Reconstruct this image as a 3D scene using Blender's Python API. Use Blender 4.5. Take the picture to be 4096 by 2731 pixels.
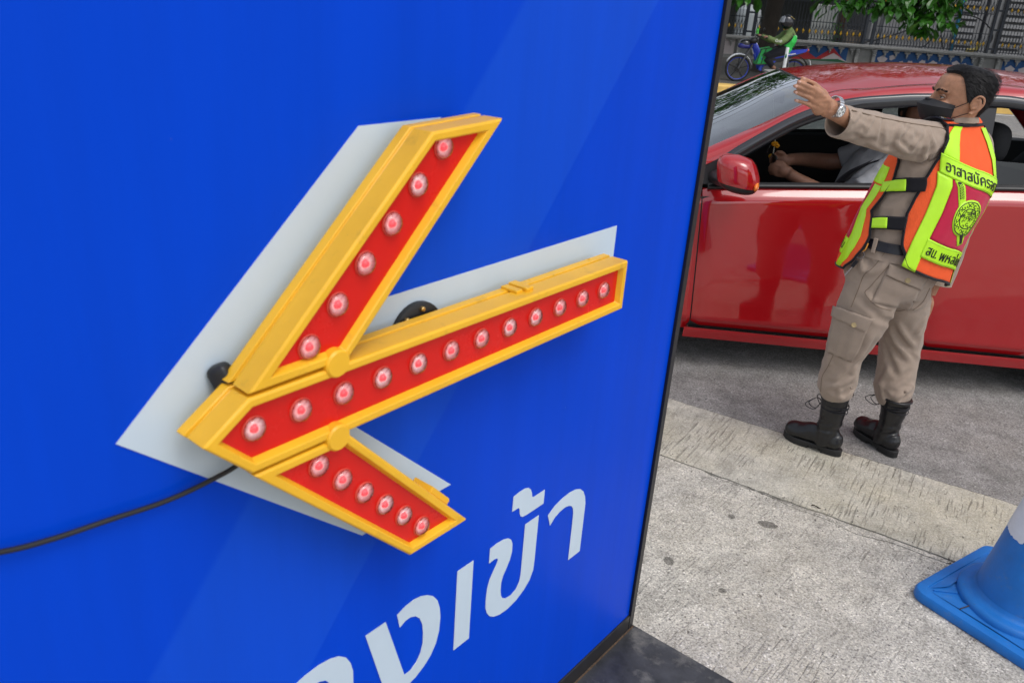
import bpy, bmesh, math, random
from mathutils import Vector, Matrix, noise
R = math.radians
scene = bpy.context.scene
for o in list(bpy.data.objects):
    bpy.data.objects.remove(o)

# ------------------------------------------------------------------ camera
cam_d = bpy.data.cameras.new("camera"); cam = bpy.data.objects.new("camera", cam_d)
scene.collection.objects.link(cam); scene.camera = cam
cam_d.sensor_width = 36; cam_d.lens = 29.434
cam_d.clip_start = 0.05; cam_d.clip_end = 2000
PITCH, ROLL, CAM_H = R(23.333), R(4.206), 1.77
_up = Vector((0, math.sin(PITCH), math.cos(PITCH))); _fw = Vector((0, math.cos(PITCH), -math.sin(PITCH)))
_r = Vector((math.cos(ROLL), 0, 0)) + _up * math.sin(ROLL)
_u = Vector((-math.sin(ROLL), 0, 0)) + _up * math.cos(ROLL)
cam.matrix_world = Matrix(((_r.x, _u.x, -_fw.x, 0), (_r.y, _u.y, -_fw.y, 0), (_r.z, _u.z, -_fw.z, CAM_H), (0, 0, 0, 1)))
cam_d.dof.use_dof = True; cam_d.dof.focus_distance = 3.3; cam_d.dof.aperture_fstop = 7.5

# ------------------------------------------------------------------ sky, sun, exposure
SUN_EL, SUN_AZ = R(62), R(140)          # azimuth clockwise from +Y, where the sun stands
world = bpy.data.worlds.new("World"); scene.world = world; world.use_nodes = True
nt = world.node_tree; nt.nodes.clear()
sky = nt.nodes.new("ShaderNodeTexSky"); sky.sky_type = 'NISHITA'; sky.sun_disc = False
sky.sun_elevation = SUN_EL; sky.sun_rotation = SUN_AZ; sky.air_density = 1.0; sky.dust_density = 3.0; sky.ozone_density = 1.0
hsv = nt.nodes.new("ShaderNodeHueSaturation"); hsv.inputs['Saturation'].default_value = 0.42
tc = nt.nodes.new("ShaderNodeTexCoord")
ns = nt.nodes.new("ShaderNodeTexNoise"); ns.inputs['Scale'].default_value = 3.2; ns.inputs['Detail'].default_value = 6
mr = nt.nodes.new("ShaderNodeMapRange"); mr.inputs[1].default_value = .38; mr.inputs[2].default_value = .66; mr.inputs[3].default_value = 1.35; mr.inputs[4].default_value = 2.5
mul = nt.nodes.new("ShaderNodeMix"); mul.data_type = 'RGBA'; mul.blend_type = 'MULTIPLY'; mul.inputs[0].default_value = 1
bg = nt.nodes.new("ShaderNodeBackground"); bg.inputs['Strength'].default_value = 0.15
wo = nt.nodes.new("ShaderNodeOutputWorld")
nt.links.new(sky.outputs[0], hsv.inputs['Color']); nt.links.new(tc.outputs['Generated'], ns.inputs['Vector'])
nt.links.new(ns.outputs['Fac'], mr.inputs[0]); nt.links.new(hsv.outputs[0], mul.inputs[6]); nt.links.new(mr.outputs[0], mul.inputs[7])
nt.links.new(mul.outputs[2], bg.inputs['Color']); nt.links.new(bg.outputs[0], wo.inputs[0])
sun_d = bpy.data.lights.new("sun", 'SUN'); sun_d.energy = 0.9; sun_d.angle = R(24); sun_d.color = (1, .97, .93)
sun = bpy.data.objects.new("sun", sun_d); scene.collection.objects.link(sun)
sd = Vector((math.sin(SUN_AZ) * math.cos(SUN_EL), math.cos(SUN_AZ) * math.cos(SUN_EL), math.sin(SUN_EL)))
sun.rotation_euler = sd.to_track_quat('Z', 'Y').to_euler(); sun.location = (0, 0, 30)
scene.view_settings.view_transform = 'Standard'; scene.view_settings.look = 'None'
scene.view_settings.exposure = -0.45; scene.view_settings.gamma = 1

# ------------------------------------------------------------------ helpers
col = scene.collection
def lin(r, g, b):
    f = lambda c: (c / 255 / 12.92) if c / 255 <= .04045 else ((c / 255 + .055) / 1.055) ** 2.4
    return (f(r), f(g), f(b), 1)
MATS = {}
def mat(name, color, rough=.6, metal=0., spec=.5, coat=0., var=.0, vscale=20., bump=0., bscale=200., sheen=0., alpha=None, trans=0., emit=None, aniso=(1, 1, 1), sub=0.):
    if name in MATS: return MATS[name]
    m = bpy.data.materials.new(name); m.use_nodes = True; t = m.node_tree; b = t.nodes['Principled BSDF']
    if len(color) == 3: color = (*color, 1)
    b.inputs['Base Color'].default_value = color; b.inputs['Roughness'].default_value = rough
    b.inputs['Metallic'].default_value = metal; b.inputs['Specular IOR Level'].default_value = spec
    b.inputs['Coat Weight'].default_value = coat; b.inputs['Coat Roughness'].default_value = .03
    b.inputs['Sheen Weight'].default_value = sheen; b.inputs['Transmission Weight'].default_value = trans
    b.inputs['Subsurface Weight'].default_value = sub
    if sub: b.inputs['Subsurface Radius'].default_value = (.012, .004, .002); b.inputs['Subsurface Scale'].default_value = 1
    if emit: b.inputs['Emission Color'].default_value = (*emit[0], 1); b.inputs['Emission Strength'].default_value = emit[1]
    if var or bump:
        c = t.nodes.new("ShaderNodeTexCoord"); mp = t.nodes.new("ShaderNodeMapping"); mp.inputs['Scale'].default_value = aniso
        t.links.new(c.outputs['Object'], mp.inputs[0])
    if var:
        n = t.nodes.new("ShaderNodeTexNoise"); n.inputs['Scale'].default_value = vscale; n.inputs['Detail'].default_value = 5; n.inputs['Roughness'].default_value = .65
        t.links.new(mp.outputs[0], n.inputs['Vector'])
        r = t.nodes.new("ShaderNodeMapRange"); r.inputs[1].default_value = .25; r.inputs[2].default_value = .75; r.inputs[3].default_value = 1 - var; r.inputs[4].default_value = 1 + var
        x = t.nodes.new("ShaderNodeMix"); x.data_type = 'RGBA'; x.blend_type = 'MULTIPLY'; x.inputs[0].default_value = 1; x.inputs[6].default_value = color
        t.links.new(n.outputs['Fac'], r.inputs[0]); t.links.new(r.outputs[0], x.inputs[7]); t.links.new(x.outputs[2], b.inputs['Base Color'])
        r2 = t.nodes.new("ShaderNodeMapRange"); r2.inputs[3].default_value = max(0, rough - .08); r2.inputs[4].default_value = min(1, rough + .08)
        t.links.new(n.outputs['Fac'], r2.inputs[0]); t.links.new(r2.outputs[0], b.inputs['Roughness'])
    if bump:
        n2 = t.nodes.new("ShaderNodeTexNoise"); n2.inputs['Scale'].default_value = bscale; n2.inputs['Detail'].default_value = 3
        t.links.new(mp.outputs[0], n2.inputs['Vector'])
        bp = t.nodes.new("ShaderNodeBump"); bp.inputs['Strength'].default_value = bump; bp.inputs['Distance'].default_value = .004
        t.links.new(n2.outputs['Fac'], bp.inputs['Height']); t.links.new(bp.outputs[0], b.inputs['Normal'])
    MATS[name] = m
    return m
def dirt(m, color, lo, hi, amount, scale=20., aniso=(1, 1, 1), det=8):
    """blotches of grime / wear over a material's own colour"""
    t = m.node_tree; b = t.nodes['Principled BSDF']; c = t.nodes.new("ShaderNodeTexCoord"); mp = t.nodes.new("ShaderNodeMapping"); mp.inputs['Scale'].default_value = aniso
    n = t.nodes.new("ShaderNodeTexNoise"); n.inputs['Scale'].default_value = scale; n.inputs['Detail'].default_value = det; n.inputs['Roughness'].default_value = .68
    r = t.nodes.new("ShaderNodeMapRange"); r.inputs[1].default_value = lo; r.inputs[2].default_value = hi; r.inputs[4].default_value = amount
    x = t.nodes.new("ShaderNodeMix"); x.data_type = 'RGBA'; x.inputs[7].default_value = (*color, 1)
    t.links.new(c.outputs['Object'], mp.inputs[0]); t.links.new(mp.outputs[0], n.inputs['Vector']); t.links.new(n.outputs['Fac'], r.inputs[0]); t.links.new(r.outputs[0], x.inputs[0])
    if b.inputs['Base Color'].links: t.links.new(b.inputs['Base Color'].links[0].from_socket, x.inputs[6])
    else: x.inputs[6].default_value = b.inputs['Base Color'].default_value
    t.links.new(x.outputs[2], b.inputs['Base Color']); return m
def glassmat(name, tint, gloss=1.0, rough=.0):
    if name in MATS: return MATS[name]
    m = bpy.data.materials.new(name); m.use_nodes = True; t = m.node_tree; t.nodes.clear()
    out = t.nodes.new("ShaderNodeOutputMaterial"); mix = t.nodes.new("ShaderNodeMixShader"); tr = t.nodes.new("ShaderNodeBsdfTransparent"); gl = t.nodes.new("ShaderNodeBsdfGlossy")
    fr = t.nodes.new("ShaderNodeFresnel"); fr.inputs['IOR'].default_value = 1.5
    ml = t.nodes.new("ShaderNodeMath"); ml.operation = 'MULTIPLY'; ml.inputs[1].default_value = 1.6 * gloss; ml.use_clamp = True
    tr.inputs[0].default_value = (*tint, 1); gl.inputs['Roughness'].default_value = rough
    t.links.new(fr.outputs[0], ml.inputs[0]); t.links.new(ml.outputs[0], mix.inputs[0]); t.links.new(tr.outputs[0], mix.inputs[1]); t.links.new(gl.outputs[0], mix.inputs[2]); t.links.new(mix.outputs[0], out.inputs[0])
    MATS[name] = m
    return m

def tag(o, label=None, cat=None, group=None, kind=None):
    if label: o['label'] = label
    if cat: o['category'] = cat
    if group: o['group'] = group
    if kind: o['kind'] = kind
    return o
def empty(name, loc=(0, 0, 0), label=None, cat=None, group=None):
    o = bpy.data.objects.new(name, None); col.objects.link(o); o.location = loc; o.empty_display_size = .1
    return tag(o, label, cat, group)
def root_loc(p):
    v = Vector((0, 0, 0))
    while p is not None:
        v += p.location; p = p.parent
    return v
def link(name, me, m, parent=None):
    o = bpy.data.objects.new(name, me); col.objects.link(o)
    if m and not me.materials: me.materials.append(m)
    if parent: o.parent = parent
    return o
def mesh(name, vs, fs, m, parent=None, smooth=None, world=True):
    """vs in world space (root location is subtracted) or local when world=False; smooth = crease angle in degrees"""
    if parent is not None and world:
        L = root_loc(parent); vs = [(v[0] - L.x, v[1] - L.y, v[2] - L.z) for v in vs]
    me = bpy.data.meshes.new(name); me.from_pydata([tuple(v) for v in vs], [], fs); me.validate(); me.update()
    if smooth is not None:
        me.polygons.foreach_set('use_smooth', [True] * len(me.polygons))
        if smooth < 180: me.set_sharp_from_angle(angle=R(smooth))
    return link(name, me, m, parent)
def recalc(o):
    bm = bmesh.new(); bm.from_mesh(o.data); bmesh.ops.remove_doubles(bm, verts=bm.verts, dist=1e-5); bmesh.ops.recalc_face_normals(bm, faces=bm.faces); bm.to_mesh(o.data); bm.free(); return o
def bevel(o, w=.004, seg=2, ang=35):
    b = o.modifiers.new("bevel", 'BEVEL'); b.width = w; b.segments = seg; b.limit_method = 'ANGLE'; b.angle_limit = R(ang); b.harden_normals = False
    return o
def subsurf(o, n=1):
    s = o.modifiers.new("sub", 'SUBSURF'); s.levels = n; s.render_levels = n
    o.data.polygons.foreach_set('use_smooth', [True] * len(o.data.polygons)); return o
def solid(o, t, off=-1):
    s = o.modifiers.new("solid", 'SOLIDIFY'); s.thickness = t; s.offset = off; return o
def bake(o):
    """apply all modifiers"""
    dg = bpy.context.evaluated_depsgraph_get(); ev = o.evaluated_get(dg); me = bpy.data.meshes.new_from_object(ev)
    o.modifiers.clear(); o.data = me; return o
class MB:
    def __init__(s): s.v = []; s.f = []
    def add(s, vs, fs):
        n = len(s.v); s.v += [tuple(v) for v in vs]; s.f += [tuple(i + n for i in f) for f in fs]; return s
    def box(s, c, d, M=None):
        x, y, z = d[0] / 2, d[1] / 2, d[2] / 2; c = Vector(c)
        vs = [Vector((a * x, b * y, e * z)) for a in (-1, 1) for b in (-1, 1) for e in (-1, 1)]
        vs = [c + (M @ v if M else v) for v in vs]
        return s.add(vs, [(0, 1, 3, 2), (4, 6, 7, 5), (0, 4, 5, 1), (2, 3, 7, 6), (0, 2, 6, 4), (1, 5, 7, 3)])
    def bar(s, a, b, w, d=None, up=(0, 0, 1)):
        a, b = Vector(a), Vector(b); z = (b - a); L = z.length; z = z.normalized(); up = Vector(up)
        if abs(z.dot(up)) > .95: up = Vector((1, 0, 0))
        x = z.cross(up).normalized(); y = x.cross(z)
        M = Matrix((x, y, z)).transposed()
        return s.box((a + b) / 2, (w, d or w, L), M)
    def tube(s, pts, r, n=8, cap=True, closed=False):
        pts = [Vector(p) for p in pts]; k = len(pts); rs = r if isinstance(r, (list, tuple)) else [r] * k
        up = None; rings = []
        for i, p in enumerate(pts):
            if closed: t = pts[(i + 1) % k] - pts[i - 1]
            else: t = pts[min(i + 1, k - 1)] - pts[max(i - 1, 0)]
            t = t.normalized() if t.length > 1e-9 else Vector((0, 0, 1))
            if up is None:
                up = Vector((0, 0, 1)) if abs(t.z) < .9 else Vector((1, 0, 0))
            x = up - t * up.dot(t)
            if x.length < 1e-4: x = Vector((1, 0, 0)) - t * t.x
            x.normalize(); y = t.cross(x); up = x
            rings.append([p + (x * math.cos(a) + y * math.sin(a)) * rs[i] for a in [2 * math.pi * j / n for j in range(n)]])
        return s.loft(rings, cap and not closed, closed)
    def loft(s, rings, cap=True, closed=False, ringclosed=True):
        n = len(rings[0]); vs = [v for r_ in rings for v in r_]; fs = []
        K = len(rings)
        for i in range(K if closed else K - 1):
            a, b = i * n, ((i + 1) % K) * n
            for j in range(n if ringclosed else n - 1):
                j2 = (j + 1) % n; fs.append((a + j, a + j2, b + j2, b + j))
        if cap: fs.append(tuple(range(n - 1, -1, -1))); fs.append(tuple(range((K - 1) * n, K * n)))
        return s.add(vs, fs)
    def revolve(s, prof, c=(0, 0, 0), ax=None, n=24, cap=True):
        c = Vector(c); ax = Vector(ax).normalized() if ax else Vector((0, 0, 1))
        x = ax.orthogonal().normalized(); y = ax.cross(x)
        return s.loft([[c + ax * h + (x * math.cos(a) + y * math.sin(a)) * max(r, 1e-5) for a in [2 * math.pi * j / n for j in range(n)]] for r, h in prof], cap)
    def grid(s, fn, nu, nv):
        vs = [fn(i / nu, j / nv) for j in range(nv + 1) for i in range(nu + 1)]
        return s.add(vs, [(j * (nu + 1) + i, j * (nu + 1) + i + 1, (j + 1) * (nu + 1) + i + 1, (j + 1) * (nu + 1) + i) for j in range(nv) for i in range(nu)])
    def prism(s, poly, fn, w0, w1):
        n = len(poly); vs = [fn(p[0], p[1], w0) for p in poly] + [fn(p[0], p[1], w1) for p in poly]
        fs = [tuple(range(n - 1, -1, -1)), tuple(range(n, 2 * n))] + [(i, (i + 1) % n, n + (i + 1) % n, n + i) for i in range(n)]
        return s.add(vs, fs)
    def ball(s, c, r, n=12, m=8, M=None, p=2.0):
        c = Vector(c); rr = Vector(r) if isinstance(r, (tuple, list, Vector)) else Vector((r, r, r)); rings = []
        sg = lambda x, e: math.copysign(abs(x) ** e, x); e = 2 / p
        for i in range(m + 1):
            ph = -math.pi / 2 + math.pi * i / m; cr = max(sg(math.cos(ph), e), 2e-3); sz = sg(math.sin(ph), e)
            rings.append([(lambda v: c + (M @ v if M else v))(Vector((rr.x * cr * sg(math.cos(a), e), rr.y * cr * sg(math.sin(a), e), rr.z * sz))) for a in [2 * math.pi * j / n for j in range(n)]])
        return s.loft(rings, True)
    def build(s, name, m, parent=None, smooth=None, world=True, fix=False):
        o = mesh(name, s.v, s.f, m, parent, smooth, world)
        if fix: recalc(o)
        return o
def crom(pts, n):
    """Catmull-Rom through pts -> n+1 points"""
    P = [Vector(p) for p in pts]; k = len(P) - 1; out = []
    for i in range(n + 1):
        t = i / n * k; a = min(int(t), k - 1); f = t - a
        p0, p1, p2, p3 = P[max(a - 1, 0)], P[a], P[a + 1], P[min(a + 2, k)]
        out.append(.5 * ((2 * p1) + (p2 - p0) * f + (2 * p0 - 5 * p1 + 4 * p2 - p3) * f * f + (3 * p1 - p0 - 3 * p2 + p3) * f ** 3))
    return out
def interp(keys, x):
    if x <= keys[0][0]: return keys[0][1]
    for (a, va), (b, vb) in zip(keys, keys[1:]):
        if x <= b:
            t = (x - a) / (b - a); t = t * t * (3 - 2 * t) if isinstance(va, (int, float)) and False else t
            return va + (vb - va) * t if isinstance(va, (int, float)) else tuple(p + (q - p) * t for p, q in zip(va, vb))
    return keys[-1][1]
def copy_tree(o, parent=None):
    c = o.copy(); col.objects.link(c)
    if parent: c.parent = parent
    for ch in list(o.children): copy_tree(ch, c)
    return c
def text_mesh(s, size=1.0):
    """flat text -> (verts, tris) in the text's own plane"""
    cu = bpy.data.curves.new("t", 'FONT'); cu.body = s; cu.size = size; cu.resolution_u = 3
    o = bpy.data.objects.new("t", cu); col.objects.link(o)
    dg = bpy.context.evaluated_depsgraph_get(); me = bpy.data.meshes.new_from_object(o.evaluated_get(dg))
    bm = bmesh.new(); bm.from_mesh(me); bmesh.ops.triangulate(bm, faces=bm.faces)
    bmesh.ops.remove_doubles(bm, verts=bm.verts, dist=1e-5)
    vs = [(v.co.x, v.co.y) for v in bm.verts]; fs = [tuple(v.index for v in f.verts) for f in bm.faces]
    bm.free(); bpy.data.objects.remove(o); bpy.data.meshes.remove(me); bpy.data.curves.remove(cu)
    return vs, fs
# ================================================================== ground
def ground_mat(name, base, stone=.5, dark=.5, groove=None, patch=.25, bumpd=.004, rough=.9, pits=1.0, warm=(1.06, 1.0, .90)):
    m = bpy.data.materials.new(name); m.use_nodes = True; t = m.node_tree; b = t.nodes['Principled BSDF']; N = t.nodes.new; Lk = t.links.new
    c = N("ShaderNodeTexCoord").outputs['Object']
    def nz(scale, det=4, rg=.6):
        n = N("ShaderNodeTexNoise"); n.inputs['Scale'].default_value = scale; n.inputs['Detail'].default_value = det; n.inputs['Roughness'].default_value = rg; Lk(c, n.inputs['Vector']); return n.outputs['Fac']
    def mrange(x, a, b_, lo, hi):
        r = N("ShaderNodeMapRange"); r.inputs[1].default_value = a; r.inputs[2].default_value = b_; r.inputs[3].default_value = lo; r.inputs[4].default_value = hi; Lk(x, r.inputs[0]); return r.outputs[0]
    def mulc(col_, fac):
        x = N("ShaderNodeMix"); x.data_type = 'RGBA'; x.blend_type = 'MULTIPLY'; x.inputs[0].default_value = 1
        if isinstance(col_, tuple): x.inputs[6].default_value = col_
        else: Lk(col_, x.inputs[6])
        Lk(fac, x.inputs[7]); return x.outputs[2]
    def mixc(f, a, b_):
        x = N("ShaderNodeMix"); x.data_type = 'RGBA'; Lk(f, x.inputs[0])
        for k, s in ((6, a), (7, b_)):
            if isinstance(s, tuple): x.inputs[k].default_value = s
            else: Lk(s, x.inputs[k])
        return x.outputs[2]
    def mth(op, a, b_):
        x = N("ShaderNodeMath"); x.operation = op
        for k, s in ((0, a), (1, b_)):
            if isinstance(s, (int, float)): x.inputs[k].default_value = s
            else: Lk(s, x.inputs[k])
        return x.outputs[0]
    big = nz(1.7, 5); mid = nz(9, 5, .7); fine = nz(140, 3, .7); grit = nz(420, 2, .6)
    colr = mulc((*base, 1), mrange(mid, .3, .7, 1 - patch * .6, 1 + patch * .5))
    colr = mixc(mrange(big, .42, .66, 0, .7), colr, (base[0] * warm[0], base[1] * warm[1], base[2] * warm[2], 1))
    # aggregate: coloured stone chips showing in worn patches
    v = N("ShaderNodeTexVoronoi"); v.inputs['Scale'].default_value = 95; Lk(c, v.inputs['Vector'])
    v2 = N("ShaderNodeTexVoronoi"); v2.inputs['Scale'].default_value = 210; Lk(c, v2.inputs['Vector'])
    sep = N("ShaderNodeSeparateColor"); Lk(v.outputs['Color'], sep.inputs[0]); sep2 = N("ShaderNodeSeparateColor"); Lk(v2.outputs['Color'], sep2.inputs[0])
    chip = mth('MULTIPLY', mrange(v.outputs['Distance'], .42, .30, 0, 1), mrange(sep.outputs[0], .45, .5, 0, 1))
    chip = mth('MULTIPLY', chip, mrange(mid, .36, .58, .15 + .5 * stone, stone))
    stonec = mixc(sep.outputs[1], (base[0] * .38, base[1] * .38, base[2] * .40, 1), (base[0] * 1.65, base[1] * 1.65, base[2] * 1.7, 1))
    colr = mixc(chip, colr, stonec)
    colr = mulc(colr, mrange(sep2.outputs[0], 0, 1, 1 - .34 * stone, 1 + .34 * stone))
    colr = mulc(colr, mrange(fine, .3, .7, .82, 1.15))
    # pits that hold dirt
    pit = mth('MULTIPLY', mrange(nz(46, 3, .55), .66, .74, 0, 1), pits)
    colr = mixc(mth('MULTIPLY', pit, dark), colr, (base[0] * .32, base[1] * .30, base[2] * .28, 1))
    stain = mrange(nz(3.1, 5, .6), .52, .74, 0, .62)
    colr = mixc(mth('MULTIPLY', stain, dark), colr, (base[0] * .5, base[1] * .49, base[2] * .47, 1))
    h = mth('SUBTRACT', mth('ADD', mth('MULTIPLY', fine, .5), mth('MULTIPLY', chip, .35)), mth('MULTIPLY', pit, .9))
    h = mth('ADD', h, mth('MULTIPLY', grit, .3))
    if groove:
        ang, sc, strength, edge = groove
        mp = N("ShaderNodeMapping"); mp.vector_type = 'POINT'; mp.inputs['Rotation'].default_value = (0, 0, ang); Lk(c, mp.inputs[0])
        mp2 = N("ShaderNodeMapping"); mp2.inputs['Scale'].default_value = (sc * 7, sc * .55, 1); Lk(mp.outputs[0], mp2.inputs[0])
        wv = N("ShaderNodeTexNoise"); wv.inputs['Scale'].default_value = 1; wv.inputs['Detail'].default_value = 2; wv.inputs['Roughness'].default_value = .5; wv.inputs['Distortion'].default_value = .15; Lk(mp2.outputs[0], wv.inputs['Vector'])
        nm = N("ShaderNodeTexNoise"); nm.inputs['Scale'].default_value = 4; nm.inputs['Detail'].default_value = 4; Lk(c, nm.inputs['Vector'])
        g = mth('MULTIPLY', mrange(wv.outputs['Fac'], .53, .68, 0, 1), mrange(nm.outputs['Fac'], edge, edge + .25, 0, 1))
        colr = mixc(mth('MULTIPLY', g, strength), colr, (base[0] * .25, base[1] * .24, base[2] * .22, 1))
        h = mth('SUBTRACT', h, mth('MULTIPLY', g, 1.2))
    Lk(colr, b.inputs['Base Color']); b.inputs['Roughness'].default_value = rough; b.inputs['Specular IOR Level'].default_value = .25
    bp = N("ShaderNodeBump"); bp.inputs['Strength'].default_value = .9; bp.inputs['Distance'].default_value = bumpd; Lk(h, bp.inputs['Height']); Lk(bp.outputs[0], b.inputs['Normal'])
    return m
G_DIR = R(-31)
M_APRON = ground_mat("concrete_apron", (.485, .457, .405), 1.0, .9, (math.pi / 2 - R(52), 15, .45, .44), .6, warm=(1.03, 1.0, .94))
M_GUT = ground_mat("concrete_gutter", (.47, .445, .385), .5, .8, (R(31), 13, .5, .34), .6, warm=(1.05, 1.0, .86))
M_ROAD = ground_mat("worn_road", (.265, .255, .243), 1.0, .75, None, .6, warm=(1.03, 1, .95))
M_DIRT = mat("joint_dirt", (.07, .065, .055), .95, var=.4, vscale=40)
def slab(name, poly, top, th, m, label=None):
    mb = MB().prism(poly, lambda x, y, w: (x, y, w), top - th, top)
    o = mb.build(name, m, None); recalc(o); tag(o, kind='structure'); return o
random.seed(4)
up_line = [(-40, 26.5), (-3, 5.64), (.3, 3.835), (.84, 3.515), (1.131, 3.352), (1.264, 3.278), (1.583, 3.103), (1.864, 2.944), (2.058, 2.832), (3.2, 2.19), (30, -12.9)]
lo_line = [(-40, 28.0), (-3, 5.25), (.2, 3.305), (.65, 3.028), (.84, 2.906), (1.079, 2.760), (1.357, 2.598), (1.592, 2.450), (3.2, 1.46), (30, -14.8)]
crk = [(.84, 2.894), (.88, 2.862), (.954, 2.826), (1.0, 2.800), (1.046, 2.770), (1.10, 2.720), (1.158, 2.680), (1.20, 2.655), (1.246, 2.628), (1.28, 2.588), (1.309, 2.560), (1.36, 2.548), (1.411, 2.532), (1.46, 2.500), (1.511, 2.466), (1.577, 2.430), (1.62, 2.415)]
def jag(line, a, n=26, seed=1):
    rnd = random.Random(seed); out = []
    for p, q in zip(line, line[1:]):
        L = math.dist(p, q); k = max(1, int(L / .03)) if L < 2.5 else 1
        for i in range(k):
            t = i / k; out.append((p[0] + (q[0] - p[0]) * t + rnd.uniform(-a, a) * .5, p[1] + (q[1] - p[1]) * t + rnd.uniform(-a, a)))
    out.append(line[-1]); return out
UP, LO = jag(up_line, .004, seed=2), jag(lo_line, .0035, seed=3)
base = MB().add([(-600, -600, -.12), (600, -600, -.12), (600, 900, -.12), (-600, 900, -.12)], [(0, 1, 2, 3)]).build("ground", M_DIRT); tag(base, kind='structure')
off = lambda L, d: [(x, y + d) for x, y in L]
slab("road", off(UP, .0045)[::-1] + [(-150, 26.5), (-150, 17.12), (150, 17.12), (150, -12.9)][::1] if False else [(-150, 17.12), (-24, 17.42)] + off([p for p in UP if -24 < p[0] < 30.1], .008) + [(150, -13), (150, 17.12)], -.002, .1, M_ROAD)
slab("gutter", [p for p in UP if -24 < p[0] < 30.1] + [p for p in off(LO, .010) if -24 < p[0] < 30.1][::-1], 0, .1, M_GUT)
crk_l = jag(crk, .004, seed=9)
lo_mid = [p for p in LO if .85 < p[0] < 1.615]
slab("apron_edge", [(.845, 2.899)] + lo_mid + [(1.62, 2.4275)] + off(crk_l, .0075)[::-1], -.001, .1, M_APRON)
left = [p for p in LO if -24 < p[0] <= .84]; right = [p for p in LO if 1.63 < p[0] < 30.1]
slab("concrete_apron", left + crk_l + right + [(30, -40), (-30, -40), (-30, 20)], 0, .1, M_APRON)
# patched holes and a leaf scrap lying on the slabs
def blob(name, c, rx, ry, m, z=.0015, ang=0, seed=0, n=36, jitter=.10):
    rnd = random.Random(seed); pts = []
    for i in range(n):
        a = 2 * math.pi * i / n; k = 1 + rnd.uniform(-jitter, jitter); x, y = rx * k * math.cos(a), ry * k * math.sin(a)
        pts.append((c[0] + x * math.cos(ang) - y * math.sin(ang), c[1] + x * math.sin(ang) + y * math.cos(ang)))
    return MB().prism(pts, lambda x, y, w: (x, y, w), -.02, z).build(name, m)
M_PLUG = ground_mat("old_asphalt_plug", (.20, .19, .17), 1.0, .3)
tag(blob("hole_patch", (.985, 2.585), .034, .021, M_PLUG, seed=2, ang=-.2), kind='structure')
tag(blob("hole_patch", (.585, 2.33), .016, .022, M_PLUG, seed=3), kind='structure')
tag(blob("hole_patch", (.74, 2.195), .013, .012, M_PLUG, seed=5), kind='structure')
tag(blob("hole_patch", (.86, 2.62), .012, .014, M_PLUG, seed=6), kind='structure')
lf = MB().grid(lambda u, v: (1.205 + (u - .5) * .036 * math.cos(-.35) - (v - .5) * .010 * math.sin(math.pi * u), 2.722 + (u - .5) * .036 * math.sin(-.35) + (v - .5) * .010 * math.sin(math.pi * u), .003 + .006 * abs(v - .5) + .004 * math.sin(u * 5)), 6, 2).build("dry_leaf", mat("dry_leaf", (.05, .035, .02), .8), None, 60)
solid(lf, .0012); tag(lf, "tiny curled dark dry leaf lying on the beige gutter strip", "leaf")

# loose grit lying along the joints and over the apron
gq = random.Random(17); gm = MB()
for k in range(420):
    if k < 230:
        i = gq.randrange(len(LO) - 1); q = LO[i]
        if not (.4 < q[0] < 3.0): continue
        p = (q[0] + gq.uniform(-.03, .03), q[1] + gq.gauss(-.01, .03))
    else: p = (gq.uniform(.45, 2.2), gq.uniform(1.7, 2.9))
    r_ = gq.uniform(.0012, .0036) * (1.6 if gq.random() < .08 else 1); Mq = Matrix.Rotation(gq.uniform(0, 6), 3, 'Z') @ Matrix.Rotation(gq.uniform(0, 6), 3, 'X')
    gm.ball((p[0], p[1], r_ * .5), (r_, r_ * gq.uniform(.6, 1), r_ * gq.uniform(.5, .8)), 6, 4, Mq)
tag(gm.build("grit", mat("grit_stone", (.24, .22, .19), .9, var=.6, vscale=90)), "loose grit scattered along the concrete joints", "grit", kind='stuff')

# ================================================================== sign board
BD = Vector((.610, .792, 0)).normalized(); BN = Vector((.792, -.610, 0)).normalized(); BO = Vector((.421, 1.994, 0))
def BP(u, v, w): return BO - BD * u + Vector((0, 0, v)) + BN * w
board = empty("sign_board", tuple(BO), "tall blue lightbox sign board in a black frame with white entrance lettering", "sign board")
m = bpy.data.materials.new("blue_sign_film"); m.use_nodes = True; t = m.node_tree; b = t.nodes['Principled BSDF']; N = t.nodes.new; Lk = t.links.new
g = N("ShaderNodeNewGeometry"); du = N("ShaderNodeVectorMath"); du.operation = 'DOT_PRODUCT'; du.inputs[1].default_value = (-BD.x, -BD.y, 0); Lk(g.outputs['Position'], du.inputs[0])
sx = N("ShaderNodeSeparateXYZ"); Lk(g.outputs['Position'], sx.inputs[0])
# printed diagonal band: along the line v = 2.14 - 1.22 u (u measured from the far post)
a1 = N("ShaderNodeMath"); a1.operation = 'ADD'; a1.inputs[1].default_value = BO.dot(BD); Lk(du.outputs['Value'], a1.inputs[0])
a2 = N("ShaderNodeMath"); a2.operation = 'MULTIPLY_ADD'; a2.inputs[1].default_value = 1.215; Lk(a1.outputs[0], a2.inputs[0]); Lk(sx.outputs['Z'], a2.inputs[2])
r1 = N("ShaderNodeMapRange"); r1.inputs[1].default_value = 2.118; r1.inputs[2].default_value = 2.128; Lk(a2.outputs[0], r1.inputs[0])
r2 = N("ShaderNodeMapRange"); r2.inputs[1].default_value = 2.625; r2.inputs[2].default_value = 2.605; Lk(a2.outputs[0], r2.inputs[0])
mm = N("ShaderNodeMath"); mm.operation = 'MULTIPLY'; Lk(r1.outputs[0], mm.inputs[0]); Lk(r2.outputs[0], mm.inputs[1])
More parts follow.
